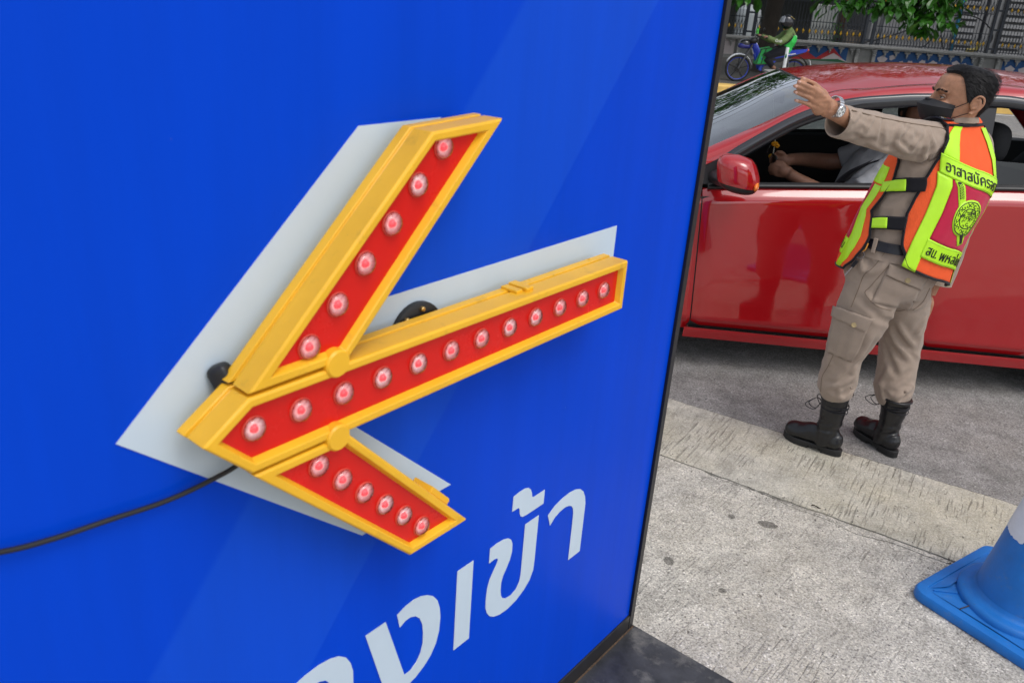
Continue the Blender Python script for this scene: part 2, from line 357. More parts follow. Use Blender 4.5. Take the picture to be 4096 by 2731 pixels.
mx = N("ShaderNodeMix"); mx.data_type = 'RGBA'; mx.inputs[6].default_value = (.0, .057, .615, 1); mx.inputs[7].default_value = (.004, .072, .63, 1); Lk(mm.outputs[0], mx.inputs[0])
nn = N("ShaderNodeTexNoise"); nn.inputs['Scale'].default_value = 5; nn.inputs['Detail'].default_value = 6; cc = N("ShaderNodeTexCoord"); mpp = N("ShaderNodeMapping"); mpp.inputs['Scale'].default_value = (3, 3, .5); Lk(cc.outputs['Object'], mpp.inputs[0]); Lk(mpp.outputs[0], nn.inputs['Vector'])
rr = N("ShaderNodeMapRange"); rr.inputs[3].default_value = .30; rr.inputs[4].default_value = .46; Lk(nn.outputs['Fac'], rr.inputs[0]); Lk(rr.outputs[0], b.inputs['Roughness'])
sm = N("ShaderNodeTexNoise"); sm.inputs['Scale'].default_value = 2.2; sm.inputs['Detail'].default_value = 9; sm.inputs['Roughness'].default_value = .62; mp3 = N("ShaderNodeMapping"); mp3.inputs['Scale'].default_value = (5, 5, .45); Lk(cc.outputs['Object'], mp3.inputs[0]); Lk(mp3.outputs[0], sm.inputs['Vector'])
sr_ = N("ShaderNodeMapRange"); sr_.inputs[1].default_value = .35; sr_.inputs[2].default_value = .70; sr_.inputs[3].default_value = 1.03; sr_.inputs[4].default_value = .93; Lk(sm.outputs['Fac'], sr_.inputs[0])
mu_ = N("ShaderNodeMix"); mu_.data_type = 'RGBA'; mu_.blend_type = 'MULTIPLY'; mu_.inputs[0].default_value = 1; Lk(mx.outputs[2], mu_.inputs[6]); Lk(sr_.outputs[0], mu_.inputs[7])
Lk(mu_.outputs[2], b.inputs['Base Color']); b.inputs['Specular IOR Level'].default_value = .08
bp_ = N("ShaderNodeBump"); bp_.inputs['Strength'].default_value = .06; bp_.inputs['Distance'].default_value = .01; Lk(nn.outputs['Fac'], bp_.inputs['Height']); Lk(bp_.outputs[0], b.inputs['Normal'])
M_BLUE = m
dirt(M_BLUE, (.45, .52, .62), .775, .80, .7, 70, (1, 1, .6), 3); dirt(M_BLUE, (.002, .030, .36), .62, .78, .18, 3.5, (6, 6, .35))
M_FRAME = mat("black_anodised_frame", (.018, .018, .020), .38, var=.3, vscale=30, bump=.05, bscale=90)
M_VINYL = mat("white_vinyl", (.56, .67, .77), .42, var=.04, vscale=6)
BW, BH = 2.12, 2.40
def bbox_(u0, u1, v0, v1, w0, w1): return MB().prism([(u0, v0), (u1, v0), (u1, v1), (u0, v1)], BP, w0, w1)
bbox_(.026, BW - .026, .066, BH - .026, -.09, 0).build("face_panel", M_BLUE, board, fix=True)
for nm, q in (("frame_post", (0, .025, .012, BH, -.10, .006)), ("frame_post", (BW - .025, BW, .012, BH, -.10, .006)), ("frame_rail", (.0255, BW - .0255, .012, .065, -.10, .005)), ("frame_rail", (.0255, BW - .0255, BH - .025, BH, -.10, .005))):
    bevel(bbox_(*q).build(nm, M_FRAME, board, fix=True), .002)
bevel(bbox_(.0262, .0286, .066, BH - .026, .0005, .009).build("gasket", mat("black_gasket", (.006, .006, .007), .6), board, fix=True), .001)
# lettering
aa = [(.5114, .6637), (.4869, .6779), (.4583, .6849), (.4283, .687), (.4037, .6834), (.3849, .6756), (.3697, .6617), (.3598, .6425), (.3544, .6204), (.3541, .5907), (.3541, .479), (.4031, .479), (.4036, .591), (.4042, .6157), (.4083, .6322), (.4157, .643), (.4277, .6494), (.4432, .6527), (.463, .6508), (.4819, .6442), (.4989, .6303)]
tho = [(.6478, .7418), (.6472, .779), (.6287, .7816), (.6085, .7815), (.5963, .7775), (.5877, .7696), (.582, .7574), (.5809, .749), (.5747, .7436), (.5339, .7438), (.5339, .7077), (.5938, .7078), (.6089, .7097), (.6166, .7153), (.6205, .7238), (.6215, .733), (.6253, .741), (.6329, .7417)]
kho = [(.7143, .683), (.692, .6847), (.6694, .6826), (.6548, .6779), (.6441, .6691), (.638, .6556), (.637, .6347), (.6425, .6151), (.6524, .598), (.6625, .5832), (.6673, .5676), (.6676, .547), (.665, .5313), (.6593, .5208), (.6466, .5115), (.6284, .5089), (.6109, .515), (.6004, .5302), (.5972, .5475), (.5966, .6832), (.548, .6832), (.5482, .5621), (.5497, .5342), (.5609, .5116), (.5808, .4944), (.6072, .4814), (.637, .4758), (.6639, .4775), (.685, .4849), (.7003, .4962), (.71, .5104), (.716, .5282), (.717, .5541), (.7148, .5801), (.7092, .5994), (.6994, .6138), (.6894, .6273), (.6847, .6367), (.687, .6438), (.6958, .6468), (.7143, .6455)]
ee = [(.8144, .6826), (.7662, .6826), (.7662, .4788), (.8144, .4788)]
ngo = [(.9787, .6778), (.958, .6851), (.9359, .6875), (.9178, .684), (.8991, .6758), (.8822, .6625), (.8695, .6442), (.8621, .6205), (.8594, .5952), (.8618, .5619), (.8694, .5362), (.8832, .5146), (.902, .499), (.9254, .487), (.9441, .4825), (.962, .479), (.9977, .479), (1.0101, .52), (1.0559, .6803), (1.0072, .68), (.9564, .5156), (.9403, .5156), (.9242, .526), (.913, .5421), (.908, .5626), (.9075, .5881), (.9107, .6115), (.9183, .6311), (.9301, .6442), (.9438, .6505), (.9572, .6502), (.9711, .6434)]
thoth = [(1.52, .683), (1.474, .683), (1.474, .63), (1.43, .675), (1.40, .686), (1.37, .686), (1.345, .672), (1.336, .648), (1.336, .479), (1.385, .479), (1.385, .62), (1.39, .638), (1.40, .642), (1.42, .635), (1.474, .575), (1.474, .479), (1.52, .479)]
for pl in (aa, tho, kho, ee, ngo, [(u + .731, v) for u, v in aa], thoth):
    MB().prism(pl, BP, .0006, .0016).build("letter", M_VINYL, board, fix=True)
wa = [(1.444, 1.2345), (1.066, 1.574), (.905, 1.574), (1.175, 1.314), (.363, 1.314), (.363, 1.155), (1.12, 1.155), (.846, .9015), (1.063, .9015)]
MB().prism(wa, BP, .0006, .0016).build("arrow_print", M_VINYL, board, fix=True)
# black steel foot plate
m = mat("scuffed_black_plate", (.055, .057, .062), .42, metal=.3, var=.55, vscale=14, bump=.15, bscale=60)
tn = m.node_tree; n_ = tn.nodes.new("ShaderNodeTexNoise"); n_.inputs['Scale'].default_value = 9; n_.inputs['Detail'].default_value = 8; n_.inputs['Roughness'].default_value = .7
r_ = tn.nodes.new("ShaderNodeMapRange"); r_.inputs[1].default_value = .52; r_.inputs[2].default_value = .66; r_.inputs[4].default_value = .75
c_ = tn.nodes.new("ShaderNodeTexCoord"); tn.links.new(c_.outputs['Object'], n_.inputs['Vector']); tn.links.new(n_.outputs['Fac'], r_.inputs[0])
x_ = tn.nodes.new("ShaderNodeMix"); x_.data_type = 'RGBA'; x_.inputs[7].default_value = (.22, .21, .19, 1); tn.links.new(r_.outputs[0], x_.inputs[0])
pb = tn.nodes['Principled BSDF']; src = pb.inputs['Base Color'].links[0].from_socket; tn.links.new(src, x_.inputs[6]); tn.links.new(x_.outputs[2], pb.inputs['Base Color'])
bevel(bbox_(-.005, BW + .02, .001, .011, -.42, .62).build("foot_plate", m, board, fix=True), .002)
M_RUST = mat("rust", (.10, .060, .035), .9, var=.5, vscale=60)
bbox_(.0, BW, .0112, .0128, .0065, .0105).build("weld_bead", M_RUST, board, fix=True)

# ================================================================== arrow light
M_YEL = mat("yellow_plastic", (.86, .47, .020), .38, spec=.45, var=.08, vscale=9, bump=.03, bscale=120)
dirt(M_YEL, (.36, .20, .03), .58, .80, .55, 26, (1, 1, 1)); dirt(M_YEL, (.20, .13, .05), .66, .74, .6, 75)
M_RED = mat("red_acrylic", (.68, .010, .006), .26, spec=.3, var=.06, vscale=8)
dirt(M_RED, (.36, .03, .02), .56, .80, .4, 12)
M_LENS = glassmat("clear_lens", (1, .93, .93), 1.0, .03)
M_CUP = mat("lamp_reflector", (.86, .60, .60), .35, emit=((1, .25, .25), .14))
M_CUPW = mat("lamp_reflector_white", (.88, .78, .78), .35, emit=((1, .35, .35), .10))
M_CORE = mat("lit_red_diode", (.8, .05, .06), .4, emit=((1, .05, .07), 1.6))
M_BLK = mat("black_plastic", (.012, .012, .013), .45, bump=.05, bscale=150)
arrow = empty("arrow_light", tuple(BP(.92, .88, .02)), "yellow folding arrow light with red faces and rows of lit lamps", "arrow light")
def inset(poly, d):
    n = len(poly); A = sum(poly[i][0] * poly[(i + 1) % n][1] - poly[(i + 1) % n][0] * poly[i][1] for i in range(n)); s = 1 if A > 0 else -1; out = []
    for i in range(n):
        p0, p1, p2 = Vector(poly[i - 1]), Vector(poly[i]), Vector(poly[(i + 1) % n])
        e1, e2 = (p1 - p0).normalized(), (p2 - p1).normalized(); n1, n2 = Vector((-e1.y, e1.x)) * s, Vector((-e2.y, e2.x)) * s
        bis = (n1 + n2); bis = bis / max(bis.dot(n1), .2); out.append(tuple(p1 + bis * d))
    return out
WB, WF = .020, .084
def arm(poly, lamps):
    rings = [(inset(poly, .004), WB), (inset(poly, .0), WB + .004), (inset(poly, 0), WB + .020), (inset(poly, .0045), WB + .021), (inset(poly, .0045), WB + .0245), (inset(poly, .0005), WB + .0255),
             (inset(poly, 0), WF - .003), (inset(poly, .0025), WF), (inset(poly, .0125), WF), (inset(poly, .0175), WF - .013)]
    mb = MB().loft([[BP(p[0], p[1], w) for p in pl] for pl, w in rings], cap=False)
    n = len(poly); mb.f.append(tuple(range(n)))
    h = mb.build("housing", M_YEL, arrow, 30, fix=True); bevel(h, .0016, 2, 40)
    MB().prism(inset(poly, .016), BP, WF - .020, WF - .0115).build("red_face", M_RED, h, fix=True)
    for (u, v) in lamps:
        wf = WF - .0112
        cup = MB(); k = 14
        for i in range(k):
            a0, a1_ = 2 * math.pi * i / k, 2 * math.pi * (i + 1) / k; r0 = .0155; r1 = .006; off_ = .0015 * (i % 2)
            cup.add([BP(u + r0 * math.cos(a0), v + r0 * math.sin(a0), wf + .003 + off_), BP(u + r0 * math.cos(a1_), v + r0 * math.sin(a1_), wf + .003), BP(u + r1 * math.cos(a1_), v + r1 * math.sin(a1_), wf + .0008), BP(u + r1 * math.cos(a0), v + r1 * math.sin(a0), wf + .0008)], [(0, 1, 2, 3)])
        l = cup.build("lamp", M_CUP if (int(u * 1000) % 2) else M_CUPW, h)
        mb = MB(); ax = BN
        mb.revolve([(.0052, .0), (.0056, .002), (.004, .0055), (.0015, .0068), (.0002, .007)], BP(u, v, wf), ax, 12); mb.build("lamp_core", M_CORE, h, 60)
        mb = MB(); mb.revolve([(.0180, .0), (.0179, .0018), (.0168, .0030), (.0161, .003)], BP(u, v, wf), ax, 20, cap=False); mb.build("lamp_bezel", M_YEL if False else mat("clear_bezel", (.62, .06, .04), .25), h, 60)
        mb = MB(); mb.revolve([(.0163, .003), (.0155, .0062), (.0125, .0092), (.008, .0112), (.003, .012), (.0002, .0121)], BP(u, v, wf), ax, 20, cap=False); mb.build("lamp_lens", M_LENS, h, 180)
    return h
lerp = lambda a, b_, t: (a[0] + (b_[0] - a[0]) * t, a[1] + (b_[1] - a[1]) * t)
bar_h = arm([(.440, 1.172), (1.316, 1.172), (1.381, 1.236), (1.314, 1.279), (.440, 1.275)], [lerp((1.304, 1.230), (.507, 1.226), i / 11) for i in range(12)])
up_h = arm([(1.3145, 1.284), (1.157, 1.2835), (.857, 1.581), (1.006, 1.574)], [lerp((.975, 1.549), (1.215, 1.316), i / 5) for i in range(6)])
lo_h = arm([(1.314, 1.1675), (1.030, .886), (.889, .886), (1.158, 1.1675)], [lerp((1.205, 1.132), (.997, .924), i / 5) for i in range(6)])
for (u, v) in ((1.177, 1.2835), (1.178, 1.1705)):
    mb = MB().revolve([(.019, .030), (.020, .034), (.020, .070), (.020, WF + .001), (.0175, WF + .004), (.0002, WF + .004)], BP(u, v, 0), BN, 24, cap=False); mb.build("hinge_cap", M_YEL, arrow, 35)
# seam blocks, clip and end rib
bevel(bbox_(.725, .745, 1.276, 1.283, .024, .066).build("latch", M_YEL, bar_h, fix=True), .0015)
bevel(bbox_(.748, .765, 1.2755, 1.281, .024, .060).build("latch", M_YEL, bar_h, fix=True), .0015)
for (u, v) in ((.50, 1.2755), (.69, 1.2755), (.83, 1.2755)):
    MB().revolve([(.003, 0), (.003, .0012), (.0005, .0018)], BP(u, v, .030), (0, 0, 1), 8, cap=False).build("rivet", M_YEL, bar_h, 60)
ck = MB(); cd = Vector((-.690, -.723)); pu, pv = .952, .972; ln = Vector((-.669, -.743)).normalized(); nr = Vector((-ln.y, ln.x)) * -1
ln2 = (Vector((.889, .886)) - Vector((1.158, 1.1675))).normalized(); nr2 = Vector((ln2.y, -ln2.x)); nr2 = nr2 if nr2.x < 0 else -nr2
c0 = Vector((1.158, 1.1675)) + ln2 * .262
pl = [c0, c0 + ln2 * .062, c0 + ln2 * .062 + nr2 * .012, c0 + nr2 * .012]
bevel(MB().prism([tuple(p) for p in pl], BP, .028, .072).build("clip", M_YEL, lo_h, fix=True), .002)
pl = [c0 + ln2 * .0625, c0 + ln2 * .070, c0 + ln2 * .070 + nr2 * .010, c0 + ln2 * .0625 + nr2 * .010]
bevel(MB().prism([tuple(p) for p in pl], BP, .032, .068).build("clip", M_YEL, lo_h, fix=True), .0015)
# mounting flange (black disc with brass screws) and wing nut
fl = MB().revolve([(.002, .0018), (.056, .0018), (.056, .010), (.050, .013), (.022, .014), (.020, .022)], BP(.951, 1.236, 0), BN, 32).build("mount_flange", M_BLK, arrow, 35, fix=True)
for a in (95, 215, 335, 50):
    MB().revolve([(.0045, .012), (.0045, .017), (.003, .0185), (.0005, .0185)], BP(.951 + .046 * math.cos(R(a)), 1.236 + .046 * math.sin(R(a)), 0), BN, 12, cap=False).build("screw", mat("brass", (.5, .33, .12), .3, metal=.9), fl, 35)
MB().ball(BP(1.306, 1.280, .016), (.015, .012, .020), 16, 10, Matrix.Rotation(R(-25), 3, 'Y'), p=4.0).build("tilt_knob", M_BLK, arrow, 60)
bevel(bbox_(1.20, 1.30, 1.20, 1.262, .002, .022).build("mount_block", M_BLK, arrow, fix=True), .003)
# cable
cp = crom([BP(1.22, 1.185, .018), BP(1.285, 1.150, .016), BP(1.33, 1.1385, .012), BP(1.396, 1.135, .010), BP(1.468, 1.143, .010), BP(1.533, 1.150, .010), BP(1.587, 1.162, .011), BP(1.66, 1.19, .012), BP(1.78, 1.20, .012), BP(1.95, 1.08, .012), BP(2.09, .8, .012)], 60)
cb = MB().tube(cp, .0034, 10).build("power_cable", mat("black_cable", (.014, .014, .016), .5), None, 60); tag(cb, "thin black power cable running from the arrow light across the blue board", "cable")

# ================================================================== traffic cone
CC = Vector((1.702, 2.186, 0)); cone = empty("traffic_cone", tuple(CC), "blue traffic cone with a chipped white band on a scuffed square base", "traffic cone")
M_CB = mat("blue_cone_plastic", (.010, .155, .50), .48, spec=.4, var=.16, vscale=9, bump=.12, bscale=45)
tn = M_CB.node_tree; pb = tn.nodes['Principled BSDF']; src = pb.inputs['Base Color'].links[0].from_socket
n_ = tn.nodes.new("ShaderNodeTexNoise"); n_.inputs['Scale'].default_value = 16; n_.inputs['Detail'].default_value = 7; n_.inputs['Roughness'].default_value = .7; c_ = tn.nodes.new("ShaderNodeTexCoord"); tn.links.new(c_.outputs['Object'], n_.inputs['Vector'])
r_ = tn.nodes.new("ShaderNodeMapRange"); r_.inputs[1].default_value = .60; r_.inputs[2].default_value = .80; r_.inputs[4].default_value = .45; tn.links.new(n_.outputs['Fac'], r_.inputs[0])
x_ = tn.nodes.new("ShaderNodeMix"); x_.data_type = 'RGBA'; x_.inputs[7].default_value = (.18, .21, .22, 1); tn.links.new(r_.outputs[0], x_.inputs[0]); tn.links.new(src, x_.inputs[6]); tn.links.new(x_.outputs[2], pb.inputs['Base Color'])
dirt(M_CB, (.10, .13, .16), .60, .72, .45, 60, (1, 1, 1)); dirt(M_CB, (.16, .30, .52), .55, .75, .35, 5)
CA = R(35.5)
def cxy(x, y, z): return (CC.x + x * math.cos(CA) - y * math.sin(CA), CC.y + x * math.sin(CA) + y * math.cos(CA), z)
def rsq(h, r, n=7):
    out = []
    for k, (sx_, sy_) in enumerate(((1, 1), (-1, 1), (-1, -1), (1, -1))):
        for i in range(n):
            a = math.pi / 2 * k + math.pi / 2 * i / (n - 1); out.append((sx_ * (h - r) + r * math.cos(a), sy_ * (h - r) + r * math.sin(a)))
    return out
HB = .246
rings = [[cxy(x, y, z) for x, y in rsq(h, r)] for h, r, z in ((HB - .004, .045, .001), (HB, .05, .008), (HB, .05, .026), (HB - .005, .046, .035), (HB - .014, .042, .038), (HB - .034, .026, .0385), (HB - .036, .024, .0345), (HB - .042, .02, .0340), (.10, .05, .044))]
bo = MB().loft(rings).build("base", M_CB, cone, 40)
for k in range(4):
    a = math.pi / 4 + math.pi / 2 * k; d2 = HB * 1.414
    mb = MB().bar(cxy(math.cos(a) * .20, math.sin(a) * .20, .040), cxy(math.cos(a) * (d2 - .075), math.sin(a) * (d2 - .075), .0355), .006, .006); mb.build("rib", M_CB, bo)
for k in range(4):   # raised kite panels between diagonals
    a = math.pi / 2 * k
    def kite(u, v, a=a):
        x = .205 + .0 * u - .03 * v; y = (u - .5) * 2 * (.19 - .05 * v); X = x * math.cos(a) - y * math.sin(a); Y = x * math.sin(a) + y * math.cos(a)
        return cxy(X, Y, .0352 + .008 * v + .003 * math.sin(math.pi * u))
    MB().grid(kite, 8, 3).build("base_panel", M_CB, bo, 60)
def cr(z): return .150 - (z - .066) * .150
MB().revolve([(.195, .034), (.196, .050), (.191, .060), (.182, .064), (.168, .065), (.158, .067), (.152, .074), (.148, .085)], CC, None, 56, cap=False).build("collar", M_CB, cone, 40)
prof = [(cr(z), z) for z in [.072 + .02 * i for i in range(33)]]; prof += [(.048, .722), (.040, .728), (.030, .72)]
MB().revolve(prof, CC, None, 48, cap=False).build("cone_body", M_CB, cone, 50)
def ragged(z0, z1, seed, drips):
    rnd = random.Random(seed); n = 160
    lo = []
    for i in range(n):
        a = 2 * math.pi * i / n; z = z0 + .006 * noise.noise((math.cos(a) * 4, math.sin(a) * 4, seed)) + .004 * noise.noise((math.cos(a) * 19, math.sin(a) * 19, seed))
        for da, w, h in drips:
            dd = abs((a - da + math.pi) % (2 * math.pi) - math.pi)
            if dd < w: z += h * (1 - (dd / w) ** 2)
        lo.append((a, z))
    rings = []
    for k in range(5):
        rings.append([CC + Vector((math.cos(a) * (cr(z + (z1 - z) * k / 4) + .0012), math.sin(a) * (cr(z + (z1 - z) * k / 4) + .0012), z + (z1 - z) * k / 4)) for a, z in lo])
    return MB().loft(rings, cap=False)
ragged(.300, .43, 3.3, [(R(228), .10, .10), (R(243), .05, .05), (R(205), .03, .02), (R(262), .07, .03), (R(300), .06, .06)]).build("white_band", mat("flaked_white_paint", (.68, .70, .72), .55, var=.08, vscale=25), cone, 60)
ragged(.545, .63, 7.1, [(R(120), .10, .03), (R(250), .05, .02)]).build("white_band", MATS["flaked_white_paint"], cone, 60)
for p0, p1 in (((-.205, .095), (-.150, .075)), ((-.055, -.205), (-.005, -.165))):
    q0, q1 = Vector(cxy(*p0, .040)), Vector(cxy(*p1, .048)); MB().tube([q0 - Vector((0, 0, .006)), q0, (q0 + q1) / 2 + Vector((0, 0, .003)), q1, q1 - Vector((0, 0, .008))], .0018, 6).build("wire_stitch", mat("rusty_wire", (.05, .03, .02), .7), bo, 60)
# ================================================================== red car
YAW = R(3.5); CO = Vector((1.9, 3.87, 0)); EX = Vector((math.cos(YAW), -math.sin(YAW), 0)); EY = Vector((math.sin(YAW), math.cos(YAW), 0)); CWID = 1.73
def CX(x, y, z): return CO + EX * x + EY * y + Vector((0, 0, z))
def CXs(side): return (lambda x, y, z: CX(x, y if side == 0 else CWID - y, z))
car = empty("red_car", tuple(CX(-.1, CWID / 2, 0)), "glossy red compact car with its front window down and dark rain visors", "car")
M_PAINT = mat("red_car_paint", (.40, .003, .007), .5, metal=.0, spec=.1, coat=1.0, var=.03, vscale=3, bump=.0)
M_PAINT.node_tree.nodes['Principled BSDF'].inputs['Coat IOR'].default_value = 1.8
_t = M_PAINT.node_tree; _n = _t.nodes.new("ShaderNodeTexNoise"); _n.inputs['Scale'].default_value = 7; _n.inputs['Detail'].default_value = 8; _r = _t.nodes.new("ShaderNodeMapRange"); _r.inputs[1].default_value = .35; _r.inputs[2].default_value = .75; _r.inputs[3].default_value = .015; _r.inputs[4].default_value = .14
_t.links.new(_t.nodes.new("ShaderNodeTexCoord").outputs['Object'], _n.inputs['Vector']); _t.links.new(_n.outputs['Fac'], _r.inputs[0]); _t.links.new(_r.outputs[0], _t.nodes['Principled BSDF'].inputs['Coat Roughness']); dirt(M_PAINT, (.36, .06, .05), .60, .85, .35, 90)
M_TRIM = mat("black_trim", (.012, .012, .013), .35, var=.2, vscale=40)
M_VIS = mat("smoked_visor", (.022, .024, .030), .12, spec=.6, coat=.3)
M_CABIN = mat("dark_cabin_plastic", (.016, .016, .017), .7, bump=.08, bscale=160)
M_SEAT = mat("dark_seat_cloth", (.030, .031, .034), .9, var=.15, vscale=60, bump=.2, bscale=240)
M_TYRE = mat("tyre_rubber", (.018, .018, .018), .85, var=.2, vscale=30, bump=.1, bscale=80)
M_ALLOY = mat("alloy", (.55, .56, .58), .3, metal=1.0)
G_WIN = glassmat("windscreen_glass", (.34, .38, .36), 2.0)
G_SIDE = glassmat("tinted_side_glass", (.55, .60, .60), 1.0)
G_DARK = glassmat("dark_tinted_glass", (.10, .12, .13), 1.0)
BELT = [(-2.3, .66), (-2.1, .75), (-1.8, .84), (-1.5, .885), (-1.2, .905), (-1.061, .913), (-.78, .942), (-.241, .985), (.397, 1.032), (1.0, 1.06), (1.5, 1.06), (1.9, 1.03), (2.1, .98)]
def belt(x): return interp(BELT, x)
def ySide(x, z):
    b_ = belt(x); c = b_ - .053
    if z >= c:
        t_ = (z - c) / .053; y = .006 + .046 * t_ ** 1.15
    else:
        y = interp([(.14, .075), (.20, .036), (.25, .020), (.272, .010), (.30, .011), (.36, .007), (.5, .0), (.7, .0), (.8, .001), (c - .02, .004), (c, .006)], z)
    if x < -1.7: y += ((-1.7 - x) / .6) ** 2 * .28
    if x > 1.5: y += ((x - 1.5) / .6) ** 2 * .22
    return y
AXF, AXR, ARCH, WR = -1.53, 1.02, .345, .298
def bottom(x, lo):
    for ax in (AXF, AXR):
        if abs(x - ax) < ARCH: lo = max(lo, WR + math.sqrt(ARCH ** 2 - (x - ax) ** 2))
    return lo
def side_panel(name, x0, x1, side, lo=.226, nx=None, slant0=0, slant1=0, parent=None):
    P = CXs(side); nx = nx or max(6, int((x1 - x0) / .04)); mb = MB(); rows = 15
    def fn(i, j):
        x = x0 + (x1 - x0) * i / nx
        b_ = belt(x); c = b_ - .053; bo = bottom(x, lo)
        zs = [bo, .262, .275, .292, .35, .45, .55, .65, .74, c - .05, c - .02, c - .006, c + .004, c + .02, c + .038, b_]
        z = max(zs[j], bo + (b_ - bo) * .004 * j)
        # rounded rear/front edges lean with the door cut
        k = (z - .55)
        xx = x + (slant0 * k * (1 - i / nx) + slant1 * k * (i / nx))
        y = ySide(x, z)
        e = min(i, nx - i)
        if e == 0: y += .012
        if j == 0: y += .012
        return P(xx, y, z)
    vs = [fn(i, j) for j in range(rows + 1) for i in range(nx + 1)]
    mb.add(vs, [(j * (nx + 1) + i, j * (nx + 1) + i + 1, (j + 1) * (nx + 1) + i + 1, (j + 1) * (nx + 1) + i) for j in range(rows) for i in range(nx)])
    if side: mb.f = [f[::-1] for f in mb.f]
    return mb.build(name, M_PAINT, car, 28)
for s in (0, 1):
    P = CXs(s)
    side_panel("front_fender", -1.95, -1.034, s, .20, 46, slant1=-.06)
    d1 = side_panel("front_door", -1.028, .088, s, slant0=-.06, slant1=-.12)
    d2 = side_panel("rear_door", .094, .90, s, slant0=-.12, slant1=.0)
    side_panel("rear_quarter", .906, 1.75, s, .20, 44)
    # dark gap backing behind the shut lines
    MB().grid(lambda u, v: P(-1.95 + 3.7 * u, ySide(-1.95 + 3.7 * u, .25 + .6 * v) + .02, bottom(-1.95 + 3.7 * u, .22) * (1 - v) + v * (belt(-1.95 + 3.7 * u) - .03)), 60, 5).build("body_shell", M_TRIM, car, 60)
    MB().grid(lambda u, v: P(-1.04 + 1.70 * u, interp([(0, .050), (.15, .028), (.8, .016), (1, .0155)], v), .150 + .068 * v), 20, 6).build("sill", M_PAINT, car, 35)
    # belt moulding
    def bm_(u, v, P=P):
        x = -1.03 + 1.97 * u; z = belt(x) + (-.004 + .030 * v); return P(x, .050 - .018 * math.sin(math.pi * min(1, v * 1.02)) + .010 * v, z)
    MB().grid(bm_, 40, 6).build("belt_moulding", M_TRIM, car, 60)
    for dd, hx in ((d1, -.08), (d2, .72)):
        hz = belt(hx) - .13
        pts = [P(hx - .10, .012, hz), P(hx - .085, -.022, hz + .004), P(hx, -.032, hz + .008), P(hx + .085, -.022, hz + .006), P(hx + .10, .012, hz + .004)]
        MB().tube(crom(pts, 14), .011, 8).build("handle", M_PAINT, dd, 60)
        MB().ball(P(hx, .004, hz + .004), (.07, .012, .03), 14, 8).build("handle_cup", M_TRIM, dd, 60)
# --- greenhouse
CA_ = [(-1.31, .915), (-1.04, 1.029), (-.895, 1.129), (-.665, 1.276), (-.453, 1.359), (-.235, 1.396), (-.087, 1.412), (.195, 1.427), (.338, 1.425), (.62, 1.395), (.88, 1.30), (1.16, 1.075)]
CB_ = [(-1.335, .938), (-1.031, 1.097), (-.761, 1.237), (-.506, 1.374), (-.286, 1.412), (-.056, 1.446), (.249, 1.468), (.386, 1.468), (.70, 1.455), (1.02, 1.41), (1.30, 1.25), (1.56, 1.075)]
YA_ = [.075, .085, .110, .150, .168, .176, .180, .182, .182, .178, .150, .075]
YB_ = [.10, .165, .215, .270, .290, .298, .302, .302, .302, .300, .250, .19]
A3 = [(x, y, z) for (x, z), y in zip(CA_, YA_)]; B3 = [(x, y, z) for (x, z), y in zip(CB_, YB_)]
def curve(P3, n): return crom([Vector(p) for p in P3], n)
NC = 66; cA, cB = curve(A3, NC), curve(B3, NC)
def yGlass(x, z):  # side glass plane
    b_ = belt(x); return .055 + .125 * max(0, (z - b_) / .44) ** 1.3
